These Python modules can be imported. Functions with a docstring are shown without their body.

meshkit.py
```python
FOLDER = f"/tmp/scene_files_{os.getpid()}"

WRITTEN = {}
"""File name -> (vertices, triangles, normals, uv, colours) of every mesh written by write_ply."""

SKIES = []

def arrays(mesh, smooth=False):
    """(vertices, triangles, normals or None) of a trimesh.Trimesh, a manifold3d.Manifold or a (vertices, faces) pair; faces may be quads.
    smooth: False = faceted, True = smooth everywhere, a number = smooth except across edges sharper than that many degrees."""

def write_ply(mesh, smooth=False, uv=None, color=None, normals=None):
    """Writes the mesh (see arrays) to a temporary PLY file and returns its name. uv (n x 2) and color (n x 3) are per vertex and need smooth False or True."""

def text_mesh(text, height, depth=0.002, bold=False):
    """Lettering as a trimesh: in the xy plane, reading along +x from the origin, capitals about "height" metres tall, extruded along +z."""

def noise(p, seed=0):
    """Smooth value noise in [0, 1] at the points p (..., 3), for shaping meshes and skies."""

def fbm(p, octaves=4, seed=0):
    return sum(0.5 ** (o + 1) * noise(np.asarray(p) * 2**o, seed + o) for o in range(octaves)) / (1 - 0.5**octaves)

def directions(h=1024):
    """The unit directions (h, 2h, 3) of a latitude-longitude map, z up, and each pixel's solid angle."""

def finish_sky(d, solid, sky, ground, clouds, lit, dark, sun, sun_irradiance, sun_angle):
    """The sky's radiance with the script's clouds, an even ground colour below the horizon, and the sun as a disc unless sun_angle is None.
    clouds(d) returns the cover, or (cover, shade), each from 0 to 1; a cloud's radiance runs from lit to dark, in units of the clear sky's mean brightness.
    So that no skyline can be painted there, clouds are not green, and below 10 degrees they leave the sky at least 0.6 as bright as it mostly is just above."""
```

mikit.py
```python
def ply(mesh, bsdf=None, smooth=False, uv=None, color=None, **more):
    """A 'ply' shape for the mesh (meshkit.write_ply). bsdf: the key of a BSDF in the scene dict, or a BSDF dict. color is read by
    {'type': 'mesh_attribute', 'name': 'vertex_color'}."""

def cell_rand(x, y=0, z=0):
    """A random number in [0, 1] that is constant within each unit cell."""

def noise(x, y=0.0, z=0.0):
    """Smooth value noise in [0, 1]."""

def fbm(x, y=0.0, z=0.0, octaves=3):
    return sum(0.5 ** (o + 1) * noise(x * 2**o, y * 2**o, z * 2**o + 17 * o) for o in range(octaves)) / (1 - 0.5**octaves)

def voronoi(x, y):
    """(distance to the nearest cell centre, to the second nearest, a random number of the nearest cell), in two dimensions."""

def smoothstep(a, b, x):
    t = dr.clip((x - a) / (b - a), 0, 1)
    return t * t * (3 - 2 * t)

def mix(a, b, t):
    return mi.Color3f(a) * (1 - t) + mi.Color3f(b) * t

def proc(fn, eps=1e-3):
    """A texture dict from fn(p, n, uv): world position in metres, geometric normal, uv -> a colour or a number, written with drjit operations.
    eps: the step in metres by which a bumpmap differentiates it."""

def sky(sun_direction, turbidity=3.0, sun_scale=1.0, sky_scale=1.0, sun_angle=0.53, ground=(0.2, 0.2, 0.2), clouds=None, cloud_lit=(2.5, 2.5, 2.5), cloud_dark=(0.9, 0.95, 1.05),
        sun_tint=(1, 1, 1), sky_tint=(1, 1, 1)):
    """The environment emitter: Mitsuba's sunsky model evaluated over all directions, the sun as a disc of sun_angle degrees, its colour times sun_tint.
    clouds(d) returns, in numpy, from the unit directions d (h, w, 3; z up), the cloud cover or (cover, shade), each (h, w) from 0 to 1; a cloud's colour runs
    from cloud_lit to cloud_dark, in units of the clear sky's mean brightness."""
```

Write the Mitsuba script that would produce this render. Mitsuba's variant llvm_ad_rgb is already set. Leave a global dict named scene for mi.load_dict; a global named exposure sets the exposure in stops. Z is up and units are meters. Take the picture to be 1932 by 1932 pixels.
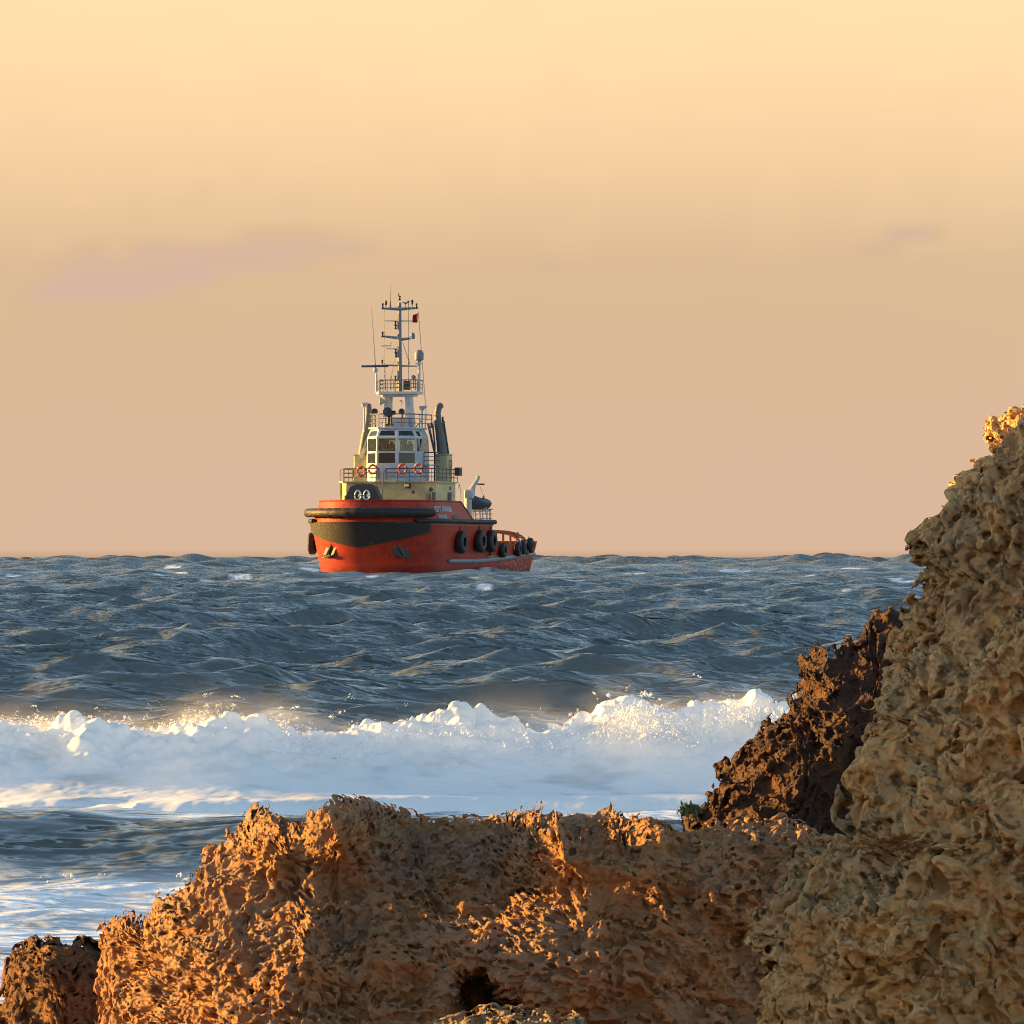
import math, random
import numpy as np, trimesh, mitsuba as mi, mikit, meshkit
from scipy.interpolate import RBFInterpolator
from shapely.geometry import Polygon, box as sbox, Point
from shapely import affinity

random.seed(7)
T = mi.ScalarTransform4f
scene, labels = {}, {}
EYE = 1.5                       # camera height over the mean water level, metres
PITCH = 0.00913
# ---------------------------------------------------------------- camera, sky, exposure
scene['camera'] = {'type': 'perspective', 'fov': 11.99, 'fov_axis': 'x', 'near_clip': 0.1, 'far_clip': 20000.0,
                   'to_world': T().look_at(origin=[0, 0, EYE], target=[0, 100, EYE + 100 * PITCH], up=[0, 0, 1])}
SUN_AZ, SUN_EL = math.radians(16), math.radians(8.0)      # azimuth: degrees beyond due left of the view
SUN = np.array([-math.cos(SUN_AZ) * math.cos(SUN_EL), math.sin(SUN_AZ) * math.cos(SUN_EL), math.sin(SUN_EL)])
exposure = 2.63


def smooth01(a, b, x):
    t = np.clip((x - a) / (b - a), 0, 1)
    return t * t * (3 - 2 * t)


def evening_clouds(d):
    """A sheet of warm dust haze low over the sea, thinning upwards, and a few wisps of cloud in it."""
    el = np.degrees(np.arcsin(np.clip(d[..., 2], -1, 1)))
    az = np.degrees(np.arctan2(d[..., 0], d[..., 1]))
    toward = 0.5 + 0.5 * (d[..., 0] * SUN[0] + d[..., 1] * SUN[1]) / np.maximum(np.hypot(d[..., 0], d[..., 1]), 1e-6)
    cover = (1 - smooth01(6.4, 10.5, el)) * (0.15 + 0.85 * smooth01(0.2, 0.62, toward))
    shade = .81 - .81 * smooth01(.6, 6.9, el + 0.5 * (meshkit.fbm(np.stack([az / 7, el / 7, el * 0], -1), 2, 4) - 0.5))
    q = np.stack([az * 1.3, el * 3.4 - az * 0.5, az * 0], -1)
    n = meshkit.fbm(q, 4, 11)

    def wisp(a0, e0, ra, re, tilt):
        u, v = az - a0, el - e0 - tilt * (az - a0)
        return np.exp(-(u / ra) ** 2 - (v / re) ** 2)
    w = 1.15 * wisp(-4.7, 3.25, 1.0, .34, .12) + 1.0 * wisp(-3.1, 3.55, 1.4, .20, .10) + .45 * wisp(-3.65, 4.4, .35, .2, .1) \
        + .75 * wisp(4.6, 3.75, .7, .13, .28) + .45 * wisp(.4, 3.4, .3, .12, .3)
    w = smooth01(0.22, 0.62, w * (0.05 + 1.75 * n))
    far = meshkit.fbm(np.stack([az / 14, el / 2.5, el * 0], -1), 4, 21)
    w = np.maximum(w, 0.5 * smooth01(.62, .8, far) * smooth01(9, 12, np.abs(az)) * (1 - smooth01(10, 16, el)))
    shade = np.clip(shade + 0.05 * (meshkit.fbm(np.stack([az * 1.6, el * 2.4, az * 0], -1), 3, 33) - .5) + 0.44 * w * (1 + .25 * (n - .5)), 0, 1)
    return np.maximum(cover, 0.85 * w), shade


scene['sky'] = mikit.sky(SUN.tolist(), turbidity=3.0, sun_scale=3.1, sky_scale=2.0, sun_angle=0.9, sky_tint=(.96, 1.0, 1.07), clouds=evening_clouds,
                         cloud_lit=(1.94, 1.345, .74), cloud_dark=(.585, .386, .305), sun_tint=(1.0, .98, .74), ground=(.40, .33, .28))


def tag(key, label=None, category=None, group=None, kind=None):
    e = labels.setdefault(key, {})
    for k, v in (('label', label), ('category', category), ('group', group), ('kind', kind)):
        if v:
            e[k] = v


# ---------------------------------------------------------------- materials
def rgb(*c):
    return {'type': 'rgb', 'value': list(c)}


def principled(color, rough=0.6, **k):
    c = rgb(*color) if isinstance(color, (tuple, list)) else color
    return {'type': 'twosided', 'b': {'type': 'principled', 'base_color': c, 'roughness': rough, **k}}


N, FB, SS, MIX = mikit.noise, mikit.fbm, mikit.smoothstep, mikit.mix


def rock_color(a, b, c, s, spots=.2):
    def fn(p, n, uv):
        t = SS(.32, .68, FB(p.x * 3.1 * s, p.y * 3.1 * s, p.z * 3.1 * s, 3))
        u = SS(.5, .75, FB(p.x * 11 * s + 40, p.y * 11 * s, p.z * 11 * s, 3))
        g = .82 + .36 * FB(p.x * 120, p.y * 120, p.z * 120, 2)
        k = SS(.56, .72, FB(p.x * 42 * s, p.y * 42 * s, p.z * 42 * s + 3, 3))
        return MIX(MIX(a, b, t), c, u * .75) * g * (1 - spots * k)
    return mikit.proc(fn)


def grain(f, h):
    def fn(p, n, uv):
        return h * FB(p.x * f, p.y * f, p.z * f, 3) - .75 * h * SS(.50, .66, FB(p.x * f * .62 + 9, p.y * f * .62, p.z * f * .62, 2))
    return mikit.proc(fn, eps=.35 / f)


def rock_mat(tex, rough, f, h, **k):
    return {'type': 'twosided', 'b': {'type': 'bumpmap', 'scale': 1.0, 't': grain(f, h), 'b': {'type': 'principled', 'base_color': tex, 'roughness': rough, **k}}}


scene['mat_main_rock'] = rock_mat(rock_color((.285, .142, .064), (.245, .153, .096), (.33, .152, .056), 1), .92, 95, .010, specular=.25)
scene['mat_cliff_rock'] = rock_mat(rock_color((.49, .305, .138), (.31, .197, .096), (.49, .262, .088), 1.3, .65), .9, 110, .010, specular=.25)
scene['mat_dark_rock'] = rock_mat(rock_color((.062, .027, .015), (.040, .021, .015), (.10, .040, .016), 1.2), .85, 80, .014, specular=.3)
scene['mat_low_rock'] = rock_mat(rock_color((.16, .072, .030), (.10, .053, .030), (.22, .095, .030), 1.2), .88, 80, .012, specular=.25)
scene['mat_pale_rock'] = rock_mat(rock_color((.30, .215, .13), (.24, .165, .10), (.29, .18, .09), 1.5), .9, 110, .008, specular=.25)


def ripple(p, n, uv):
    a = FB(p.x * 2.2, p.y * 5.0, 3.1, 4)
    b = FB(p.x * 7.0 + 31, p.y * 15.0, 9.7, 3)
    c = FB(p.x * .7 + 5, p.y * 2.6, 1.7, 3)
    return 0.115 * a + 0.042 * b + .16 * c


scene['mat_water'] = {'type': 'twosided', 'b': {'type': 'bumpmap', 'scale': 1.0, 't': mikit.proc(ripple, eps=.02),
    'b': {'type': 'principled', 'base_color': {'type': 'mesh_attribute', 'name': 'vertex_color'}, 'roughness': .17, 'specular': .38}}}
scene['mat_foam'] = {'type': 'twosided', 'b': {'type': 'diffuse', 'reflectance': {'type': 'mesh_attribute', 'name': 'vertex_color'}}}
scene['mat_spray'] = {'type': 'twosided', 'b': {'type': 'diffuse', 'reflectance': rgb(.88, .90, .92)}}
# ---------------------------------------------------------------- shaping helpers
F = 9200.0                       # the lens: picture widths of 1932 per metre at one metre


def at(px, py, y):
    """The point at distance y that a sight line of the photograph meets (used to take measurements off it)."""
    return np.stack([(np.asarray(px, float) - 966) / F * y, np.asarray(px, float) * 0 + y, EYE - (np.asarray(py, float) - 1050) / F * y], -1)


def grid_faces(n, m):
    i, j = np.meshgrid(np.arange(n - 1), np.arange(m - 1), indexing='ij')
    a = i * m + j
    return np.stack([a, a + 1, a + m + 1, a + m], -1).reshape(-1, 4)


def grid_normals(P):
    n = np.cross(np.gradient(P, axis=1), np.gradient(P, axis=0))
    return n / (np.linalg.norm(n, axis=-1, keepdims=True) + 1e-12)


def worley(p, seed=0):
    """Distances to the nearest and second nearest of one random point per unit cell."""
    i0 = np.floor(p).astype(np.int64)
    f1, f2 = np.full(p.shape[:-1], 9.0), np.full(p.shape[:-1], 9.0)
    for a, b, c in np.ndindex(3, 3, 3):
        i = i0 + np.array([a - 1, b - 1, c - 1])
        h = (i[..., 0] * 374761393 + i[..., 1] * 668265263 + i[..., 2] * 2147483647 + seed * 9176263) & 0xFFFFFFFF
        h = ((h ^ (h >> 13)) * 1274126177) & 0xFFFFFFFF
        h ^= h >> 16
        h2 = ((h ^ (h >> 11)) * 2654435761) & 0xFFFFFFFF
        h2 ^= h2 >> 15
        q = np.stack([(h & 1023) / 1023., ((h >> 10) & 1023) / 1023., (h2 & 1023) / 1023.], -1)
        d = np.sqrt(((i + q - p) ** 2).sum(-1))
        f2 = np.where(d < f1, f1, np.minimum(f2, d))
        f1 = np.minimum(f1, d)
    return f1, f2


def resample(pts, n, s=None):
    pts = np.asarray(pts, float)
    L = np.r_[0, np.cumsum(np.linalg.norm(np.diff(pts, axis=0), axis=1))]
    t = np.linspace(0, L[-1], n) if s is None else s * L[-1]
    return np.stack([np.interp(t, L, pts[:, k]) for k in range(2)], -1)


def surface_net(f):
    """The zero surface of a field on a grid: (vertices in grid steps, quads)."""
    s = f < 0
    n = [k - 1 for k in f.shape]
    acc, cnt = np.zeros((*n, 3), np.float32), np.zeros(n, np.float32)
    off = [(slice(0, -1), slice(1, None))[b] for b in (0, 1)]
    for ax in range(3):
        o = [a for a in range(3) if a != ax]
        lo, hi = [slice(None)] * 3, [slice(None)] * 3
        lo[ax], hi[ax] = slice(0, -1), slice(1, None)
        fa, fb = f[tuple(lo)], f[tuple(hi)]
        cross = (fa < 0) != (fb < 0)
        t = np.where(cross, fa / np.where(cross, fa - fb, 1), 0).astype(np.float32)
        for p in (0, 1):
            for q in (0, 1):
                sl = [slice(None)] * 3
                sl[o[0]], sl[o[1]] = off[p], off[q]
                c, tt = cross[tuple(sl)], t[tuple(sl)]
                cnt += c
                acc[..., ax] += tt
                acc[..., o[0]] += c * np.float32(p)
                acc[..., o[1]] += c * np.float32(q)
    used = cnt > 0
    idx = np.full(n, -1, np.int64)
    idx[used] = np.arange(used.sum())
    V = np.argwhere(used) + acc[used] / cnt[used][:, None]
    quads = []
    for ax in range(3):
        a, b = [(1, 2), (2, 0), (0, 1)][ax]
        lo, hi = [slice(1, -1)] * 3, [slice(1, -1)] * 3
        lo[ax], hi[ax] = slice(0, -1), slice(1, None)
        sa, sb = s[tuple(lo)], s[tuple(hi)]
        e = np.argwhere(sa != sb)
        base = e.copy()
        base[:, a] += 1
        base[:, b] += 1
        d = np.zeros((4, 3), int)
        d[1, a] = d[2, a] = d[2, b] = d[3, b] = -1
        qd = np.stack([idx[tuple((base + d[k]).T)] for k in range(4)], 1)
        fl = sb[tuple(e.T)]
        qd[fl] = qd[fl][:, ::-1]
        quads.append(qd)
    qd = np.vstack(quads)
    return V, qd[(qd >= 0).all(1)]


def eaten_rock(P, seed, w0, w1, hw, lumps, cavities, knobs=(), keep=0, soft=9, grain=.0012):
    """Weathered limestone. P is the smooth sheet of the rock; a slab of space around it is filled up to a lumpy level, little balls of
    stone are added, round hollows of all sizes are eaten out, and the skin of what is left becomes the mesh."""
    from scipy.ndimage import gaussian_filter, map_coordinates
    from scipy.sparse import coo_matrix
    from scipy.sparse.csgraph import connected_components
    r = np.random.default_rng(seed)
    S, M = P.shape[:2]
    Ps = np.stack([gaussian_filter(P[..., k], soft * .45, mode='nearest') for k in range(3)], -1)
    n = grid_normals(np.stack([gaussian_filter(P[..., k], soft * 1.6, mode='nearest') for k in range(3)], -1))
    if n[S // 2, keep + (M - keep) // 3, 1] > 0:
        n = -n
    hs = np.linalg.norm(np.gradient(Ps, axis=0), axis=-1) + 1e-6
    hv = np.linalg.norm(np.gradient(Ps, axis=1), axis=-1) + 1e-6
    wk = np.arange(w0, w1 + hw, hw)
    K = len(wk)
    f = (wk[None, None, :] - lumps(Ps, seed)[..., None]).astype(np.float32)
    lev = lumps(Ps, seed)
    cell = hs * hv
    pick = np.cumsum((cell * (np.arange(M) >= keep - 12)[None]).ravel())

    def spots(per_m2, mask):
        c = r.uniform(0, pick[-1], int(per_m2 * pick[-1]))
        q = np.searchsorted(pick, c)
        i, j = np.unravel_index(np.minimum(q, S * M - 1), (S, M))
        if mask is not None:
            m = smooth01(mask[1], mask[2], meshkit.fbm(Ps[i, j] / mask[0], 2, seed + 77 + int(1e3 * mask[0])))
            ok = r.uniform(size=len(i)) < m
            i, j = i[ok], j[ok]
        return i, j

    def stamp(i, j, radius, sink, aspect, hollow, tilt):
        rr = radius
        ax, ay, az = rr * aspect
        c = (lev[i, j] + sink * rr - w0) / hw
        ri, rj, rk = ax / hs[i, j], ay / hv[i, j], az / hw
        e = 1.35
        di, dj, dk = int(ri * e + 1 + abs(tilt) * rj * e), int(rj * e + 1 + abs(tilt) * ri * e), int(rk * e + 1)
        i0, i1, j0, j1, k0, k1 = max(0, i - di), min(S, i + di + 1), max(0, j - dj), min(M, j + dj + 1), max(0, int(c) - dk), min(K, int(c) + dk + 2)
        if i1 <= i0 or j1 <= j0 or k1 <= k0:
            return
        u = np.arange(i0, i1, dtype=np.float32)[:, None, None] - i
        v = np.arange(j0, j1, dtype=np.float32)[None, :, None] - j
        w = (np.arange(k0, k1, dtype=np.float32) - c)[None, None, :] / rk
        if tilt:
            um, vm = u * hs[i, j], v * hv[i, j]
            ct, st = math.cos(tilt), math.sin(tilt)
            u, v = (um * ct + vm * st) / ax, (-um * st + vm * ct) / ay
        else:
            u, v = u / ri, v / rj
        d = (np.sqrt(u * u + v * v + w * w) - 1) * rr
        g = f[i0:i1, j0:j1, k0:k1]
        if hollow:
            np.maximum(g, -d, out=g)
        else:
            np.minimum(g, d, out=g)

    for kind, lst in ((0, knobs), (1, cavities)):
        for per_m2, rlo, rhi, s0, s1, an, tilt, mask in lst:
            I, J = spots(per_m2, mask)
            R_ = np.exp(r.uniform(math.log(rlo), math.log(rhi), len(I)))
            A = np.exp(r.uniform(-.3, .3, (len(I), 3))) * np.array([an, 1 / an, 1.0])
            Sk = r.uniform(s0, s1, len(I))
            Tl = r.normal(tilt, .35, len(I)) if tilt else np.zeros(len(I))
            for a in range(len(I)):
                stamp(I[a], J[a], R_[a], Sk[a], A[a], kind, Tl[a])
    f[..., 0] = np.minimum(f[..., 0], -.001)
    f[..., -1] = np.maximum(f[..., -1], .001)
    V, Q = surface_net(f)
    # drop the closed bubbles inside and any crumb that hangs free
    e = np.vstack([Q[:, [0, 1]], Q[:, [1, 2]], Q[:, [2, 3]]])
    _, lab = connected_components(coo_matrix((np.ones(len(e), np.int8), (e[:, 0], e[:, 1])), shape=(len(V), len(V))), directed=False)
    on = lab == np.bincount(lab).argmax()
    Q = Q[on[Q[:, 0]]]
    new = np.cumsum(on) - 1
    V, Q = V[on], new[Q]
    co = V[:, :2].T
    pos = np.stack([map_coordinates(Ps[..., k], co, order=1, mode='nearest') for k in range(3)], -1)
    nn = np.stack([map_coordinates(n[..., k], co, order=1, mode='nearest') for k in range(3)], -1)
    pos = pos + nn * (w0 + V[:, 2:] * hw)
    e = np.vstack([Q[:, [0, 1]], Q[:, [1, 2]], Q[:, [2, 3]], Q[:, [3, 0]]])
    A = coo_matrix((np.ones(len(e)), (e[:, 0], e[:, 1])), shape=(len(V), len(V))).tocsr()
    A = ((A + A.T) > 0).astype(float)
    deg = np.maximum(np.asarray(A.sum(1)), 1)
    pos = pos + .42 * (A @ pos / deg - pos)          # weather the edges a little
    pos += grain * (np.stack([meshkit.noise(pos / .006, seed + k) for k in range(3)], -1) - .5) * 2
    return pos, Q


def rock_grid(sil, base, y0, ctrl, ns, nf, nb, back=1.0, round_=.15, round_px=30, power=1.0, back_in=.9, swell=.07):
    """A rock from its measured outline: sil and base are curves (x right, y down) at distance y0; ctrl gives how far its face lies
    behind (+) or before (-) y0 at some places; the sheet rolls over the outline and closes behind."""
    C, B = resample(sil, ns), resample(base, ns)
    vf = np.linspace(0, 1, nf) ** power
    ctrl = np.array(ctrl, float)
    rbf = RBFInterpolator(ctrl[:, :2] / 300, ctrl[:, 2], kernel='thin_plate_spline', smoothing=.002)
    Q = C[:, None] * (1 - vf[None, :, None]) + B[:, None] * vf[None, :, None]
    off = rbf(Q.reshape(-1, 2) / 300).reshape(ns, nf)
    e = np.linalg.norm(Q - C[:, None], axis=-1)
    off = off + round_ * np.exp(-e / round_px) ** 1.0
    w = np.linspace(1, 0, nb + 1)[:-1]
    Qb = C[:, None] * (1 - back_in * w[None, :, None] ** 1.6) + B[:, None] * back_in * w[None, :, None] ** 1.6
    offb = off[:, :1] + back * w[None] ** .7
    Q, off = np.concatenate([Qb, Q], 1), np.concatenate([offb, off], 1)
    P = at(Q[..., 0], Q[..., 1], y0 + off)
    P[..., 1] += swell * 2 * (meshkit.fbm(P / .30, 3, 400) - .5) + .5 * swell * (np.abs(meshkit.fbm(P / .16, 2, 401) * 2 - 1) * 2 - .5)
    return P


def add_grid(key, P, mat, color=None, smooth=True):
    n, m = P.shape[:2]
    scene[key] = mikit.ply((P.reshape(-1, 3), grid_faces(n, m)), mat, smooth=smooth, color=None if color is None else color.reshape(-1, 3))


# ---------------------------------------------------------------- rocks
main_sil = [(120, 2080), (188, 1990), (196, 1880), (198, 1800), (197, 1748), (212, 1730), (240, 1727), (262, 1742), (280, 1700), (318, 1672), (352, 1650), (372, 1612), (398, 1580), (425, 1548), (452, 1532),
            (464, 1512), (484, 1503), (505, 1510), (528, 1530), (560, 1538), (592, 1530), (604, 1512), (620, 1494), (650, 1489), (690, 1491), (712, 1504), (738, 1504), (764, 1515),
            (780, 1536), (850, 1530), (905, 1529), (960, 1532), (1010, 1519), (1052, 1530), (1105, 1524), (1150, 1503), (1188, 1524), (1216, 1515), (1244, 1532), (1290, 1548),
            (1352, 1550), (1396, 1540), (1440, 1550), (1486, 1532), (1530, 1552), (1580, 1580), (1680, 1630)]
main_ctrl = [(120, 1932, .95), (200, 1750, .95), (200, 1932, .75), (300, 1700, .55), (300, 1932, .20), (430, 1560, .60), (420, 1720, .16), (420, 1932, -.30),
             (480, 1520, .42), (500, 1600, .16), (545, 1650, .20), (590, 1740, -.14), (470, 1760, .02), (520, 1850, -.30), (540, 1960, -.48), (625, 1500, .15), (600, 1590, .10), (650, 1580, -.02), (660, 1690, .12), (620, 1800, -.24),
             (700, 1560, .36), (720, 1640, .28), (730, 1740, .05), (740, 1850, -.28), (760, 1960, -.46), (800, 1540, .80), (850, 1600, .46), (880, 1680, .10), (880, 1780, -.14), (900, 1960, -.42),
             (930, 1540, .80), (940, 1610, .42), (960, 1650, .10), (985, 1560, .40), (1030, 1560, -.04), (1020, 1620, -.14), (1040, 1700, -.28), (1060, 1850, -.36), (1060, 1960, -.36),
             (1080, 1525, .60), (1150, 1510, .55), (1120, 1570, .06), (1215, 1520, .10), (1200, 1580, -.12), (1200, 1700, -.32), (1250, 1850, -.34), (1300, 1960, -.40), (1280, 1555, .02), (1400, 1550, .05), (1350, 1650, -.26),
             (1400, 1760, -.24), (1450, 1900, -.28), (1480, 1540, .05), (1600, 1600, .1), (1600, 1800, -.05), (1650, 1960, -.1)]
P = rock_grid(main_sil, [(60, 2120), (1680, 2120)], 13.2, main_ctrl, 640, 245, 18, back=1.3, round_=.22, round_px=26, swell=.12)


def dent(P, px, py, y0, rx, rz, depth, power=2):
    c = at(px, py, y0)
    r = np.sqrt(((P[..., 0] - c[0]) / rx) ** 2 + ((P[..., 2] - c[2]) / rz) ** 2) + .25 * (meshkit.fbm(P / .06, 2, 5) - .5)
    P[..., 1] += depth * smooth01(1.0, .60, r) * (P[..., 1] < y0 + .5)


dent(P, 900, 1885, 13.0, .066, .085, .42)
dent(P, 965, 1908, 13.0, .075, .050, .3)


def spike(P, px, py, y, h, r, lean=0):
    """A small pinnacle left standing by the weather."""
    c = at(px, py, y)
    q = np.sqrt(((P[..., 0] - c[0]) / r) ** 2 + ((P[..., 2] - c[2]) / r) ** 2 + ((P[..., 1] - c[1]) / (2.5 * r)) ** 2)
    w = np.exp(-q ** 2)
    P[..., 2] += h * w
    P[..., 0] += lean * w
    P[..., 1] -= .6 * h * w


spike(P, 1028, 1572, 13.1, .085, .050, .03)


def add_rock(key, mesh, mat):
    scene[key] = mikit.ply(mesh, mat, smooth=True)


def lumps(big, mid, small, s_big=.33, s_mid=.12, s_small=.045, ridge=.5, warp=.10, grain=None, lim=.070):
    def fn(p, seed):
        q = p if grain is None else p @ grain
        w = np.stack([meshkit.fbm(q / .13 + 7 * j, 2, seed + j) for j in range(3)], -1) - .5
        q = q + warp * w
        a = big * (meshkit.fbm(q / s_big, 3, seed + 5) - .5) * 2
        m = meshkit.fbm(q / s_mid, 2, seed + 6) * 2 - 1
        a = a + mid * ((1 - ridge) * m + ridge * (.45 - 1.6 * np.abs(m)))
        a = a + small * (meshkit.fbm(q / s_small, 2, seed + 7) * 2 - 1)
        return np.clip(a - .012, -lim, .058)
    return fn


main_cav = [(70, .022, .048, .0, .6, 1.2, 0, (.3, .35, .6)), (560, .010, .020, -.8, .2, 1.2, 0, (.22, .34, .52)), (2300, .0080, .0140, -1.0, -.1, 1.2, 0, (.16, .28, .46))]
main_knob = [(700, .010, .024, -.6, -.2, 1.1, 0, (.2, .4, .6)), (1600, .009, .015, -.55, -.2, 1.1, 0, None)]
add_rock('shore_rock', eaten_rock(P, 3, -.105, .075, .0045, lumps(.055, .055, .018), main_cav, main_knob, keep=18, soft=7), 'mat_main_rock')
tag('shore_rock', 'long orange brown pitted rock ridge along the bottom with a small dark cave', 'rock')

cliff_sil = [(2260, 560), (2060, 680), (1965, 735), (1925, 766), (1893, 780), (1866, 800), (1848, 850), (1812, 884), (1786, 895), (1768, 930), (1762, 962), (1730, 990), (1712, 1020),
             (1704, 1042), (1718, 1066), (1735, 1080), (1716, 1112), (1702, 1150), (1700, 1178), (1672, 1204), (1664, 1222), (1676, 1255), (1660, 1280), (1644, 1306), (1616, 1332), (1640, 1350),
             (1612, 1380), (1598, 1404), (1604, 1440), (1576, 1480), (1590, 1500), (1572, 1530), (1584, 1580), (1540, 1592), (1474, 1602), (1476, 1640), (1440, 1690), (1412, 1730), (1410, 1745),
             (1440, 1790), (1462, 1830), (1440, 1880), (1452, 1930), (1440, 2040)]
cliff_ctrl = [(1930, 770, .55), (2200, 600, .4), (1770, 940, .50), (1860, 960, .32), (2000, 900, .12), (1705, 1050, .45), (1800, 1080, .22), (1950, 1100, .02), (2150, 1100, -.15),
              (1700, 1160, .40), (1790, 1240, .14), (1760, 1180, .30), (1660, 1260, .42), (1620, 1330, .36), (1700, 1350, .16), (1850, 1350, -.02), (1960, 1350, -.1), (2150, 1400, -.2),
              (1600, 1420, .32), (1680, 1500, .06), (1575, 1520, .34), (1760, 1500, -.06), (1880, 1550, -.04), (2000, 1600, -.2), (2200, 1700, -.25),
              (1470, 1610, .36), (1560, 1640, .18), (1620, 1620, .12), (1410, 1740, .40), (1480, 1760, .18), (1560, 1800, .06), (1640, 1700, -.06), (1780, 1700, -.14), (1780, 1850, -.16),
              (1440, 1880, .34), (1540, 1920, .10), (1620, 1880, .0), (1930, 1850, -.12), (1450, 2040, .3), (1700, 2040, -.1), (2200, 2040, -.2)]
ang = math.radians(52)            # the grain of the cliff runs up to the right
Ra = np.array([[math.cos(ang), 0, -math.sin(ang)], [0, 1, 0], [math.sin(ang), 0, math.cos(ang)]])
Pc = rock_grid(cliff_sil, [(2320, 560), (2320, 2040)], 8.0, cliff_ctrl, 530, 250, 20, back=.9, round_=.12, round_px=34, power=1.12)
cliff_cav = [(40, .030, .055, .25, .7, 1.4, .6, (.3, .35, .6)), (700, .010, .022, -.3, .4, 1.4, .6, (.25, .36, .56)), (2600, .0065, .0115, -.95, -.1, 1.1, 0, (.12, .34, .52))]
cliff_knob = [(120, .020, .036, -.6, -.2, 1.35, .6, (.3, .35, .6)), (1500, .009, .018, -.5, .1, 1.3, .6, (.2, .35, .55)), (1300, .008, .013, -.5, -.1, 1, 0, (.2, .42, .6))]
add_rock('cliff_rock', eaten_rock(Pc, 31, -.135, .085, .0047, lumps(.065, .075, .020, .30, .115, .045, .6, .12, Ra @ np.diag([.5, 1, 1.0]), .098), cliff_cav, cliff_knob, keep=20, soft=8), 'mat_cliff_rock')
tag('cliff_rock', 'tall grey tan limestone cliff face full of holes and ridges at the right edge', 'cliff')

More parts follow.
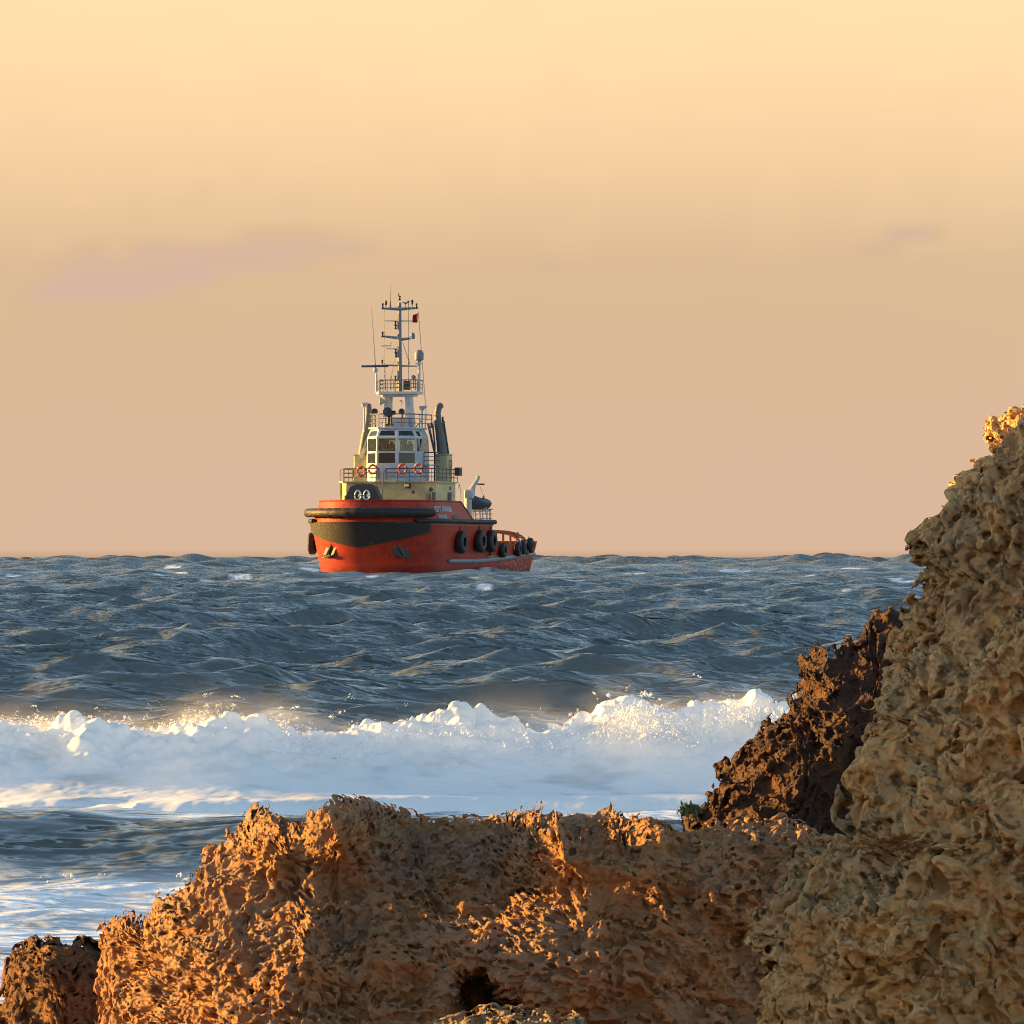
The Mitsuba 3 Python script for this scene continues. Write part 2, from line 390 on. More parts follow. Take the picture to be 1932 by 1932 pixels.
dark_sil = [(1262, 1660), (1275, 1580), (1290, 1532), (1312, 1506), (1345, 1470), (1352, 1436), (1385, 1400), (1402, 1380), (1440, 1352), (1452, 1336), (1478, 1328), (1490, 1290), (1496, 1250), (1494, 1214), (1512, 1209), (1546, 1214),
            (1562, 1222), (1580, 1210), (1604, 1194), (1636, 1200), (1640, 1170), (1656, 1142), (1680, 1136), (1704, 1144), (1740, 1150), (1800, 1140), (1900, 1150)]
dark_ctrl = [(1290, 1540, .35), (1300, 1650, .2), (1350, 1460, .45), (1420, 1480, .1), (1400, 1580, -.05), (1490, 1340, .40), (1500, 1220, .40), (1530, 1260, .22), (1560, 1330, .0), (1520, 1420, -.02), (1560, 1520, -.12),
             (1620, 1250, .10), (1600, 1200, .3), (1660, 1150, .35), (1700, 1200, .15), (1650, 1400, -.1), (1700, 1600, -.1), (1880, 1160, .2), (1880, 1600, 0)]
Pd = rock_grid(dark_sil, [(1240, 1760), (1900, 1760)], 15.6, dark_ctrl, 235, 140, 14, back=1.4, round_=.18, round_px=22)
weed_knob = [(2600, .012, .024, -.5, .0, 1.1, 0, (.2, .35, .6)), (7000, .007, .013, -.5, .1, 1.1, 0, None)]
weed_cav = [(120, .03, .06, .0, .4, 1.2, 0, None), (600, .010, .022, -.8, .2, 1, 0, None), (1600, .008, .012, -1.0, 0, 1, 0, None)]
add_rock('weed_covered_rock', eaten_rock(Pd, 51, -.10, .085, .0062, lumps(.055, .045, .025), weed_cav, weed_knob, keep=14, soft=5, grain=.003), 'mat_dark_rock')
tag('weed_covered_rock', 'dark red brown rock stepping down to the surf, between the ridge and the cliff', 'rock')

left_sil = [(-60, 2060), (-6, 1960), (4, 1900), (12, 1850), (16, 1790), (24, 1768), (48, 1756), (56, 1748), (72, 1756), (98, 1762), (112, 1776), (132, 1772), (150, 1752), (165, 1752), (182, 1764), (200, 1768), (240, 1780), (300, 1790)]
left_ctrl = [(10, 1780, .35), (10, 1900, .35), (60, 1770, .2), (70, 1850, -.05), (60, 1960, -.15), (150, 1770, .15), (140, 1860, .0), (200, 1800, .2), (260, 1900, .2)]
Pl = rock_grid(left_sil, [(-80, 2120), (320, 2120)], 15.2, left_ctrl, 135, 112, 12, back=.9, round_=.16, round_px=20)
add_rock('low_rock', eaten_rock(Pl, 71, -.10, .085, .0056, lumps(.04, .032, .018), main_cav[:3], weed_knob, keep=12, soft=4, grain=.003), 'mat_low_rock')
tag('low_rock', 'low dark brown jagged rock in the bottom left corner, foam behind it', 'rock')

b_sil = [(800, 2010), (815, 1950), (826, 1922), (850, 1918), (880, 1905), (905, 1895), (950, 1897), (990, 1900), (1030, 1904), (1048, 1914), (1066, 1900), (1086, 1900), (1100, 1920), (1112, 1950), (1130, 2010)]
Pb = rock_grid(b_sil, [(780, 2060), (1140, 2060)], 11.0, [(810, 1960, .1), (960, 1900, .25), (1100, 1930, .1), (960, 1950, -.1), (850, 2050, -.2), (1080, 2050, -.2)], 130, 76, 10,
               back=.5, round_=.10, round_px=16)
add_rock('boulder', eaten_rock(Pb, 91, -.05, .05, .0038, lumps(.02, .016, .010), main_cav[1:], main_knob, keep=10, soft=4), 'mat_pale_rock')
tag('boulder', 'pale pitted boulder at the bottom edge in front of the small cave', 'boulder')


def lump(center, radii, sub, seed):
    m = trimesh.creation.icosphere(subdivisions=sub)
    n = m.vertices / np.linalg.norm(m.vertices, axis=1, keepdims=True)
    Pm = np.sign(n) * np.abs(n) ** .8 * radii + center
    f1, _ = worley(Pm / .11, seed)
    return Pm + n * ((meshkit.fbm(Pm / .9, 5, seed) - .5) * .9 * min(radii) + .06 * f1)[:, None], m.faces


# the outcrop that shades the cliff: it stands left of the view, towards the sun
v_, f_ = lump(np.array([-3.0, 9.35, .7]), np.array([.9, 1.15, 1.49]), 5, 7)
scene['shading_rock'] = mikit.ply((v_, f_), 'mat_main_rock', smooth=True)
tag('shading_rock', 'big brown limestone outcrop standing left of the view, its shadow reaching the cliff', 'rock')

# the rocky shore that all of it stands on
gx, gy = np.meshgrid(np.linspace(-22, 22, 200), np.linspace(-30, 16.0, 200), indexing='ij')
gz = -.45 + .75 * smooth01(16, 9, gy) - .45 * smooth01(3, -1, gy) + .35 * (meshkit.fbm(np.stack([gx / 1.6, gy / 1.6, gx * 0], -1), 4, 3) - .5) - 1.6 * smooth01(14.2, 16, gy) - .9 * smooth01(-.2, -3.5, gx) * smooth01(11.5, 14, gy)
add_grid('shore', np.stack([gx, gy, gz], -1), 'mat_main_rock')
tag('shore', 'brown rock shelf under the foreground rocks', None, None, 'structure')
# ---------------------------------------------------------------- the sea
rng = np.random.default_rng(12)
WAVES = []
for lam in np.geomspace(.55, 15, 64):
    th = rng.normal(0, .55) + .25
    amp = .0108 * lam ** .80 * rng.uniform(.6, 1.3)
    if lam < 2.6:
        amp *= 1.2
    if lam > 4:
        amp *= .72
    WAVES.append((lam, amp, math.sin(th), -math.cos(th), rng.uniform(0, 2 * math.pi)))
for lam, amp, th in ((26, .055, .2), (34, .06, -.25), (45, .06, .4)):
    WAVES.append((lam, amp, math.sin(th), -math.cos(th), rng.uniform(0, 6)))


def crest1(x):
    return 29.9 + .35 * np.sin(x * .55 + .6) + .5 * (meshkit.fbm(np.stack([x / 1.7, x * 0, x * 0], -1), 3, 61) - .5)


def crest2(x):
    return 24.35 + .10 * np.sin(x * .9 + 1.3)


def sea_at(x, y, spacing):
    h, dx, dy = np.zeros_like(x), np.zeros_like(x), np.zeros_like(x)
    wx = x + .9 * (meshkit.fbm(np.stack([x / 6, y / 6, x * 0], -1), 2, 2) - .5)
    wy = y + .9 * (meshkit.fbm(np.stack([x / 6, y / 6, x * 0 + 9], -1), 2, 3) - .5)
    shore = smooth01(27, 44, y)
    for lam, amp, cx, cy, ph in WAVES:
        k = 2 * math.pi / lam
        a = amp * smooth01(1.7, 3.2, lam / spacing) * (shore if lam > 2.5 else .35 + .65 * shore) * (1 + (6.5 if lam > 12 else 1.0) * smooth01(300, 950, y))
        p = k * (wx * cx + wy * cy) + ph
        s, c = np.sin(p), np.cos(p)
        h += a * c
        dx -= .75 * a * cx * s
        dy -= .75 * a * cy * s
    base = h.copy()
    # the two rollers near the shore
    c1 = crest1(x)
    u = y - c1
    fr = np.where(u < 0, np.exp(-(u / .66) ** 2), np.exp(-(u / 2.6) ** 2))
    h += .30 * fr
    c2 = crest2(x)
    u2 = y - c2
    fade2 = smooth01(2.2, -.8, x)
    h += fade2 * .23 * np.where(u2 < 0, np.exp(-(np.abs(u2) / .62) ** 2), np.exp(-(u2 / 1.5) ** 2)) - fade2 * .07 * np.exp(-((u2 + 1.15) / .7) ** 2)
    return h, dx, dy, base, u, u2


# whitecaps, where they break
CAPS = []
for px, py, w in ((40, 1069, 60), (112, 1076, 36), (168, 1066, 24), (765, 1102, 40), (490, 1117, 34), (1380, 1084, 40), (1424, 1098, 42), (1340, 1101, 22), (1610, 1079, 24), (1694, 1116, 34),
                  (1105, 1101, 22), (1000, 1129, 24), (905, 1113, 16), (1070, 1131, 18), (560, 1092, 18), (330, 1078, 16), (1230, 1070, 26), (1560, 1130, 26), (620, 1128, 20), (200, 1120, 22), (850, 1079, 22), (880, 1084, 14), (700, 1078, 16), (960, 1078, 26)):
    cy = 1.42 * 9200 / (py - 1050)
    CAPS.append(((px - 966) / 9200 * cy, cy, w / 9200 * cy, max(.4, min(4.0, .055 * cy ** .8))))

r_ = np.random.default_rng(8)
for _ in range(46):
    py = 1050 + 14 + 95 * r_.uniform() ** 1.5
    cy = 1.42 * 9200 / (py - 1050)
    CAPS.append((r_.uniform(-.108, .108) * cy, cy, r_.uniform(12, 30) / 9200 * cy, max(.4, .04 * cy ** .8)))


def sea_patch(yv, av, spacing_fn):
    y, a = np.meshgrid(yv, av, indexing='ij')
    x = a * (y + 6)
    sp = np.broadcast_to(spacing_fn(yv)[:, None], x.shape)
    h, dx, dy, base, u, u2 = sea_at(x, y, sp)
    p3 = np.stack([x, y, x * 0], -1)
    # foam: whitecaps on the steep crests offshore, streaked wash near the shore
    sig = .135
    cap = np.zeros_like(y)
    cn = meshkit.fbm(p3 / np.array([.55, .8, 1]) * np.clip(200 / y[..., None], .4, 3), 3, 45)
    for cx, cy, rx, ry in CAPS:
        g = np.exp(-((x - cx + .15 * (y - cy)) / rx) ** 2 - ((y - cy) / ry) ** 2)
        cap = np.maximum(cap, smooth01(.60, .66, .50 * g + .42 * cn + .10 * np.clip(base / sig, -1.5, 2)))
    streak = meshkit.fbm(p3 * np.array([1.1, 3.2, 1]) + 3, 5, 47)
    wash = smooth01(23.75, 22.9, y + .9 * (streak - .5)) * smooth01(.14, .46, streak) * 1.0
    lip = smooth01(-.10, .06, u2) * smooth01(1.3, .2, u2 + .9 * (streak - .5)) * smooth01(.36, .6, streak)
    behind = smooth01(.45, 1.2, u2 + .8 * (streak - .5)) * smooth01(1.2, -.5, u) * smooth01(.30, .5, streak)
    mist = .22 * smooth01(.5, .7, meshkit.fbm(p3 / np.array([.9, .35, 1]), 3, 49)) * smooth01(-1.2, -.6, u2) * smooth01(0, -.2, u2)
    foam = np.clip(np.maximum.reduce([cap, wash, lip * smooth01(2.5, 0, x), behind, mist]), 0, 1)
    trail = .55 * smooth01(.5, .72, streak) * smooth01(4, .6, u) * smooth01(-.2, .3, u)
    foam = np.maximum(foam, trail)
    # broken water along the tugboat's side
    th = math.radians(17)
    xs_, ys_ = x + 10.07, y - 385.0
    X, Y = -xs_ * math.sin(th) - ys_ * math.cos(th), xs_ * math.cos(th) - ys_ * math.sin(th)
    side = 5.1 * np.where(X > 0, np.sqrt(np.maximum(0, 1 - (X / 6.2) ** 2)), 1 - .25 * smooth01(-15, -29, X))
    near = np.where((X > -29.5) & (X < 7.5), np.abs(Y) - side, 9.0)
    rim = smooth01(3.6, .2, near + 1.6 * (meshkit.fbm(p3 / np.array([1.3, 1.3, 1]), 3, 52) - .40)) * smooth01(.42, .58, meshkit.fbm(p3 / np.array([.6, 1.2, 1]), 3, 53) + .12 * smooth01(0, 6, X))
    foam = np.maximum(foam, .85 * rim)
    P = np.stack([x + dx, y + dy, h], -1)
    f = foam[..., None]
    return P, (1 - f) * np.array([.112, .130, .130]) + f * np.array([.84, .87, .90])


def steps(y0, y1, f):
    out = [y0]
    while out[-1] < y1:
        out.append(out[-1] + f(out[-1]))
    return np.array(out)


step = lambda y: np.where(y < 33, .095, np.where(y < 420, .095 + .0025 * (y - 33), np.minimum(1.06 + .0085 * (y - 420), .02 * y)))
yv = steps(13.0, 5200.0, lambda y: float(step(y)))
av = np.linspace(-.150, .150, 290)
Pw, foam = sea_patch(yv, av, step)
print('sea', Pw.shape)
parts_v, parts_f, parts_c = [Pw.reshape(-1, 3)], [grid_faces(*Pw.shape[:2])], [foam.reshape(-1, 3)]
ofs = Pw.shape[0] * Pw.shape[1]
# the same water farther out to both sides, and to the horizon, in larger steps
for s in (-1, 1):
    yy = steps(13.0, 5200.0, lambda y: float(step(y)) * 9)
    aa = s * np.geomspace(.150, 1.6, 30)
    if s < 0:
        aa = aa[::-1]
    Pq, fq = sea_patch(yy, aa, lambda y: step(y) * 9 + .03 * y)
    j = -1 if s < 0 else 0
    for kk in range(3):          # meet the fine patch edge to edge
        Pq[:, j, kk] = np.interp(yy, yv, Pw[:, 0 if s < 0 else -1, kk])
    parts_v.append(Pq.reshape(-1, 3)); parts_f.append(grid_faces(*Pq.shape[:2]) + ofs); parts_c.append(fq.reshape(-1, 3))
    ofs += Pq.shape[0] * Pq.shape[1]
Y0, Y1, R = 13.0, Pw[-1, 0, 1], 12000.0
slab = np.array([[-R, Y1 - 5, -.06], [R, Y1 - 5, -.06], [R, R, -.06], [-R, R, -.06], [-R, -R, -.35], [R, -R, -.35], [R, Y0 + 200, -.35], [-R, Y0 + 200, -.35]], float)
parts_v.append(slab); parts_f.append(np.array([[0, 1, 2, 3], [4, 5, 6, 7]]) + ofs); parts_c.append(np.tile([.112, .130, .130], (8, 1)))
V, Fq, Cc = np.vstack(parts_v), np.vstack(parts_f), np.vstack(parts_c)
scene['sea'] = mikit.ply((V, Fq), 'mat_water', smooth=True, color=Cc)
tag('sea', 'choppy slate blue sea with small whitecaps', None, None, 'structure')
# ---------------------------------------------------------------- the breaking wave: a rolling bank of foam and the spray thrown up from it
crest_px = np.array([(-400, 1390), (0, 1397), (90, 1400), (150, 1376), (200, 1384), (260, 1402), (330, 1404), (400, 1388), (480, 1384), (560, 1418), (640, 1420), (700, 1402), (780, 1396), (860, 1374), (920, 1380), (980, 1404),
                     (1040, 1420), (1100, 1388), (1150, 1362), (1195, 1350), (1240, 1374), (1290, 1372), (1340, 1358), (1430, 1348), (1520, 1352), (2300, 1390)], float)
crest_x = (crest_px[:, 0] - 966) / F * 30.0
crest_z = 1.5 - (crest_px[:, 1] - 1050) / F * 30.0
sx = np.linspace(-6.0, 6.0, 800)
su = np.r_[np.linspace(-2.3, -1.0, 40), np.linspace(-.99, .30, 100), np.linspace(.34, 1.4, 16)]
X, U = np.meshgrid(sx, su, indexing='ij')
Hc = np.interp(X, crest_x, crest_z)
fr = np.where(U < 0, np.exp(-(U / .66) ** 2), np.exp(-(U / 2.6) ** 2))
Z = .30 * fr + (Hc - .30) * np.exp(-(U / np.where(U < 0, .50, .26)) ** 2) + (.072 + .02 * smooth01(-.3, -.9, U)) * smooth01(-2.2, -1.5, U) * smooth01(.9, .2, U) - .22 * smooth01(-1.6, -2.3, U) - .30 * smooth01(.35, 1.2, U)
Z = Z - .55 * smooth01(-1.0, -2.1, U) * np.maximum(0, meshkit.fbm(np.stack([X / .9, U / .55, X * 0], -1), 4, 81) - .47)
Ps = np.stack([X, crest1(X) + U, Z], -1)
ns_ = grid_normals(Ps)
ns_ = np.where(ns_[..., 2:] < 0, -ns_, ns_)
q = Ps.copy()
wq = np.stack([meshkit.fbm(q / .22 + 3 * j, 2, 80 + j) for j in range(3)], -1) - .5
puff = 1 - np.abs(meshkit.fbm((q + .12 * wq) / .34, 2, 83) * 2 - 1)
a1, a2 = worley((q + .16 * wq) / .17, 84)
b1, b2 = worley((q + .10 * wq) / .075, 85)
top = smooth01(-.85, -.1, U)
disp = .12 * (puff - .5) * (.12 + .88 * top) + .10 * (.45 - a1) * (.06 + .94 * top) + .055 * (.45 - b1) * (.06 + .94 * top) + .034 * (.18 + .82 * top) * (meshkit.fbm(q / .040, 3, 87) - .5)
Ps = Ps + ns_ * disp[..., None]
thin = meshkit.fbm(q / np.array([.5, .4, .22]) + 2, 5, 88)
thin = smooth01(.52, .72, thin + .10 * (1 - top) * (puff - .4)) * .42 * (1 - .6 * top) * (.35 + .65 * smooth01(.35, .6, meshkit.fbm(q / np.array([.16, .16, .07]), 4, 90)))
foam_color = np.array([.90, .915, .93]) * (1 - thin[..., None]) + np.array([.30, .36, .40]) * thin[..., None]
add_grid('surf', Ps, 'mat_foam', foam_color)
tag('surf', 'long bank of white foam where the wave breaks in front of the ridge', 'wave', None, 'stuff')

ico = trimesh.Trimesh([[1, 0, 0], [-1, 0, 0], [0, 1, 0], [0, -1, 0], [0, 0, 1], [0, 0, -1]], [[0, 2, 4], [2, 1, 4], [1, 3, 4], [3, 0, 4], [2, 0, 5], [1, 2, 5], [3, 1, 5], [0, 3, 5]], process=False)
rs = np.random.default_rng(5)
drops = []


def throw(px, py, w, h, count, size, y=30.0, dy=.25):
    """Droplets of one burst: short strings flung up and falling back."""
    count *= .62
    while count > 0:
        c = np.array([(px + rs.normal() * w - 966) / F * y, y + rs.normal() * dy, 1.5 - (py + abs(rs.normal()) * -h + h * .5 - 1050) / F * y])
        n = rs.integers(1, 12)
        d = np.array([rs.normal() * .6, rs.normal() * .5, rs.uniform(-.3, 1)])
        d /= np.linalg.norm(d)
        L = rs.uniform(.01, .12)
        for t in np.linspace(0, 1, n):
            p = c + d * L * t + np.array([0, 0, -.5 * L * t * t]) + rs.normal(size=3) * .006
            drops.append((p, size * rs.lognormal(0, .5)))
        count -= n


for px_, z_ in zip(rs.uniform(-60, 1480, 90), rs.uniform(-6, 16, 90)):
    throw(px_, float(np.interp(px_, crest_px[:, 0], crest_px[:, 1])) - z_, 16, 12, 130, .0021)
throw(385, 1378, 42, 26, 3037, 0.0022)
throw(250, 1395, 60, 18, 1417, 0.0026)
throw(150, 1378, 40, 16, 1215, 0.0031)
throw(40, 1385, 50, 26, 1620, 0.0024)
throw(530, 1400, 36, 26, 2632, 0.0029)
throw(660, 1410, 60, 16, 1417, 0.0029)
throw(860, 1380, 60, 10, 1215, 0.0026)
throw(1190, 1372, 44, 28, 5265, 0.0032)
throw(1260, 1384, 36, 16, 1822, 0.0032)
throw(1400, 1352, 60, 12, 1822, 0.0029)
throw(1040, 1410, 50, 20, 810, 0.0026)
throw(1000, 1370, 420, 26, 526, 0.0024)
throw(330, 1655, 30, 8, 26, .0035, 23.3, .1)
throw(120, 1660, 60, 10, 40, .0035, 23.3, .1)
D = np.array([np.r_[p, r] for p, r in drops])
stretch_ = rs.uniform(.7, 1.5, (len(D), 1, 3))
V_ = (ico.vertices[None] * D[:, None, 3:] * stretch_ + D[:, None, :3]).reshape(-1, 3)
F_ = (ico.faces[None] + (np.arange(len(D)) * len(ico.vertices))[:, None, None]).reshape(-1, 3)
scene['spray'] = mikit.ply((V_, F_), 'mat_spray', smooth=True)
tag('spray', 'sunlit droplets of spray flung up along the crest of the breaker', 'spray', None, 'stuff')


# fine mist hanging over the crest
bx0, bx1, by0, by1, bz0, bz1 = -4.6, 4.6, 28.3, 31.5, .02, .92
gx_, gy_, gz_ = np.meshgrid(np.linspace(bx0, bx1, 230), np.linspace(by0, by1, 36), np.linspace(bz0, bz1, 56), indexing='ij')
dens = np.zeros_like(gx_)
for px, py, w, h, a in ((385, 1378, 52, 32, 1.5), (60, 1385, 70, 30, 1.0), (225, 1395, 60, 30, .6), (520, 1398, 46, 44, .9), (640, 1412, 60, 16, .3), (860, 1388, 80, 18, .4), (1000, 1405, 60, 12, .15),
                        (1192, 1378, 56, 44, 1.5), (1300, 1378, 50, 26, .9), (1420, 1356, 70, 26, 1.0)):
    c = at(px, py, 30.0)
    dens += a * np.exp(-((gx_ - c[0]) / (w / F * 30 * 1.1)) ** 2) * np.exp(-(np.maximum(0, gz_ - c[2]) / (h / F * 30)) ** 1.6) * np.exp(-((gy_ - 30.1 - .25 * np.sin(gx_ * 2)) / .5) ** 2)
nz = meshkit.fbm(np.stack([gx_ / .30, gy_ / .45, gz_ / .17], -1), 4, 93)
dens *= smooth01(.38, .68, nz) * 2.2
ug = gy_ - crest1(gx_)
zs = .37 * np.exp(-(ug / np.where(ug < 0, .50, .4)) ** 2) + .03
nl = meshkit.fbm(np.stack([gx_ / .5, gy_ / .5, gz_ / .3], -1), 3, 95)
dens += 4.2 * np.exp(-np.maximum(0, gz_ - zs) / .075) * smooth01(-1.35, -.7, ug) * smooth01(.15, -.1, ug) * smooth01(.36, .66, nl)
dens *= smooth01(0, .08, gz_ - bz0) * smooth01(0, .1, bz1 - gz_)
dens[[0, -1]] = 0; dens[:, [0, -1]] = 0
grid_ = mi.VolumeGrid(np.ascontiguousarray(dens.transpose(2, 1, 0)[..., None]).astype(np.float32))
box_T = T().translate([bx0, by0, bz0]).scale([bx1 - bx0, by1 - by0, bz1 - bz0])
scene['mist_medium'] = {'type': 'heterogeneous', 'albedo': {'type': 'constvolume', 'value': .99}, 'scale': 1.0,
                        'sigma_t': {'type': 'gridvolume', 'grid': grid_, 'to_world': box_T, 'filter_type': 'trilinear', 'wrap_mode': 'clamp'}}
scene['spray_mist'] = {'type': 'cube', 'to_world': T().translate([(bx0 + bx1) / 2, (by0 + by1) / 2, (bz0 + bz1) / 2]).scale([(bx1 - bx0) / 2, (by1 - by0) / 2, (bz1 - bz0) / 2]),
                       'bsdf': {'type': 'null'}, 'interior': {'type': 'ref', 'id': 'mist_medium'}}
tag('spray_mist', 'thin sunlit mist of spray drifting above the crest of the breaker', 'mist', None, 'stuff')
# ---------------------------------------------------------------- the tugboat, in its own frame: X forward, Y to port, Z up from the visible waterline
HEAD = math.radians(17)
TX, TY, TZ = -10.07, 385.0, .42
fwd = np.array([-math.sin(HEAD), -math.cos(HEAD), 0]); port = np.array([math.cos(HEAD), -math.sin(HEAD), 0])


def to_world(p):
    p = np.asarray(p, float)
    return np.array([TX, TY, TZ]) + p[..., :1] * fwd + p[..., 1:2] * port + p[..., 2:] * np.array([0, 0, 1.0])


def Lp(zx, zy, X):
    """A point of the ship from its place in an enlarged view of the photograph, X metres forward."""
    return np.array([X, ((zx - 607) / 81.6 + X * .292) / .956, (1860 - zy) / 81.6])


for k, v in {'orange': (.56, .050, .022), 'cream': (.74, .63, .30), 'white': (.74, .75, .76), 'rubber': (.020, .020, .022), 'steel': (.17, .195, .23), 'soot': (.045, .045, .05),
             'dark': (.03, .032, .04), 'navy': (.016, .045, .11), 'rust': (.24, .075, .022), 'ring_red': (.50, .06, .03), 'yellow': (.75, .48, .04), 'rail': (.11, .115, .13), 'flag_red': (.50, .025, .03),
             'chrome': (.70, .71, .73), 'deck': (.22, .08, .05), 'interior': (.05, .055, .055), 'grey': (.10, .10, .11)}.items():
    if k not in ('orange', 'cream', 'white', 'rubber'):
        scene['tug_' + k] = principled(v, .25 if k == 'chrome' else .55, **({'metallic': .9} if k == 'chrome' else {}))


def worn(base, stain, pale, amount):
    """Ship's paint: faded in patches, streaked downwards with rust, with salt where the sea has scoured it."""
    def fn(p, n, uv):
        fade = FB(p.x * .9, p.y * .9, p.z * 1.4, 4)
        c = MIX(base, (base[0] * .72, base[1] * .78, base[2] * .9), SS(.35, .7, fade))
        streak = SS(.60, .80, FB(p.x * 5.5, p.y * 5.5, p.z * .55, 3))
        c = MIX(c, stain, streak * amount)
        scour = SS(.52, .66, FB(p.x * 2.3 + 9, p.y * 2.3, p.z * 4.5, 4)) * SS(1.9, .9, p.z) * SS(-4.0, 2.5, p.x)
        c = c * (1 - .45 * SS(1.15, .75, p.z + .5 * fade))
        return MIX(c, pale, scour * .75)
    return mikit.proc(fn)


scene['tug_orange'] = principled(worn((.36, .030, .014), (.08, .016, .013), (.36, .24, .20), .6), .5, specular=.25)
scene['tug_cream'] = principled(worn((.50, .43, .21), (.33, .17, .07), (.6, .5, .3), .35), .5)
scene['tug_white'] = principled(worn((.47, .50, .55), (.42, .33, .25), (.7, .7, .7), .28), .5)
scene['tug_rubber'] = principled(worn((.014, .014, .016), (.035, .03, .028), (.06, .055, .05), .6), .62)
scene['tug_glass'] = {'type': 'thindielectric', 'int_ior': 1.5, 'specular_transmittance': rgb(.50, .60, .48)}
scene['tug_glass_dark'] = principled((.012, .016, .018), .08, specular=.5)


class Kit:
    """Collects pieces of one part in ship coordinates."""

    def __init__(self):
        self.v, self.f, self.n = [], [], 0

    def add(self, v, f):
        v, f = np.asarray(v, float), np.asarray(f, int)
        if f.shape[1] == 4:
            f = np.vstack([f[:, [0, 1, 2]], f[:, [0, 2, 3]]])
        self.v.append(v); self.f.append(f + self.n); self.n += len(v)
        return self

    def mesh(self, m):
        return self.add(m.vertices, m.faces)

    def box(self, c, s, rz=0.0, bevel=0.0):
        m = trimesh.creation.box(s)
        if bevel:
            s = np.array(s); b = min(bevel, s.min() * .4)
            pts = np.vstack([np.array([[i, j, k] for i in (-1, 1) for j in (-1, 1) for k in (-1, 1)]) * (s / 2 - b * np.array(w)) for w in ((0, 1, 1), (1, 0, 1), (1, 1, 0))])
            m = trimesh.convex.convex_hull(pts)
        v = np.array(m.vertices)
        if rz:
            cs, sn = math.cos(rz), math.sin(rz)
            v = v @ np.array([[cs, sn, 0], [-sn, cs, 0], [0, 0, 1]])
        return self.add(v + np.asarray(c, float), m.faces)

    def tube(self, pts, r, sides=8):
        pts = np.asarray(pts, float)
        r = np.broadcast_to(np.asarray(r, float), (len(pts),))
        t = np.gradient(pts, axis=0) if len(pts) > 2 else np.repeat(pts[1:] - pts[:1], 2, 0)
        t = t / (np.linalg.norm(t, axis=1, keepdims=True) + 1e-9)
        ref = np.array([0, 0, 1.0]) if abs(t[:, 2]).mean() < .8 else np.array([1.0, 0, 0])
        a = np.cross(t, ref); a /= np.linalg.norm(a, axis=1, keepdims=True) + 1e-9
        b = np.cross(t, a)
        an = np.arange(sides) * 2 * math.pi / sides
        V = pts[:, None] + r[:, None, None] * (np.cos(an)[None, :, None] * a[:, None] + np.sin(an)[None, :, None] * b[:, None])
        n = len(pts)
        i, j = np.meshgrid(np.arange(n - 1), np.arange(sides), indexing='ij')
        q = np.stack([i * sides + j, i * sides + (j + 1) % sides, (i + 1) * sides + (j + 1) % sides, (i + 1) * sides + j], -1).reshape(-1, 4)
        V = np.vstack([V.reshape(-1, 3), pts[:1], pts[-1:]])
        ca = np.array([[n * sides, (k + 1) % sides, k, k] for k in range(sides)])[:, :3]
        cb = np.array([[n * sides + 1, (n - 1) * sides + k, (n - 1) * sides + (k + 1) % sides] for k in range(sides)])
        f = np.vstack([q[:, [0, 1, 2]], q[:, [0, 2, 3]], ca, cb])
        return self.add(V, f)

    def ball(self, c, r, sub=2):
        m = trimesh.creation.icosphere(subdivisions=sub)
        return self.add(m.vertices * r + np.asarray(c, float), m.faces)

    def lathe(self, profile, c, axis, sides=28):
        """profile: (radius, along) pairs turned about the axis through c."""
        axis = np.asarray(axis, float) / np.linalg.norm(axis)
        a = np.cross(axis, [0, 0, 1.0]) if abs(axis[2]) < .9 else np.cross(axis, [1.0, 0, 0])
        a /= np.linalg.norm(a); b = np.cross(axis, a)
        pr = np.asarray(profile, float)
        an = np.arange(sides) * 2 * math.pi / sides
        ring = np.cos(an)[:, None] * a + np.sin(an)[:, None] * b
        V = np.asarray(c, float) + pr[:, None, :1] * ring[None] + pr[:, None, 1:] * axis
        n = len(pr)
        i, j = np.meshgrid(np.arange(n - 1), np.arange(sides), indexing='ij')
        q = np.stack([i * sides + j, i * sides + (j + 1) % sides, (i + 1) * sides + (j + 1) % sides, (i + 1) * sides + j], -1).reshape(-1, 4)
        return self.add(V.reshape(-1, 3), q)

    def prism(self, poly, z0, z1):
        m = trimesh.creation.extrude_polygon(Polygon(poly), z1 - z0, engine='earcut')
        return self.add(m.vertices + [0, 0, z0], m.faces)

    def plate(self, quad, holes=(), th=.06):
        """A flat plate on the corners bl, br, tr, tl with cut-outs given as polygons in (u, v) from 0 to 1, th thick inwards."""
        quad = np.asarray(quad, float)
        w, h = np.linalg.norm(quad[1] - quad[0]), np.linalg.norm(quad[3] - quad[0])
        pg = Polygon([(0, 0), (1, 0), (1, 1), (0, 1)])
        for hl in holes:
            pg = pg.difference(Polygon(hl))
        m = trimesh.creation.extrude_polygon(affinity.scale(pg, w, h, origin=(0, 0)), 1.0, engine='earcut')
        u, v, t = m.vertices[:, :1] / w, m.vertices[:, 1:2] / h, m.vertices[:, 2:]
        nrm = np.cross(quad[1] - quad[0], quad[3] - quad[0]); nrm /= np.linalg.norm(nrm)
        p = quad[0] * (1 - u) * (1 - v) + quad[1] * u * (1 - v) + quad[2] * u * v + quad[3] * (1 - u) * v - nrm * t * th
        return self.add(p, m.faces)

    def done(self, key, mat, smooth=32):
        k = key
        i = 0
        while k in scene:
            i += 1
            k = f'{key}_{i:03d}'
        scene[k] = mikit.ply((to_world(np.vstack(self.v)), np.vstack(self.f)), mat, smooth=smooth)
        return k


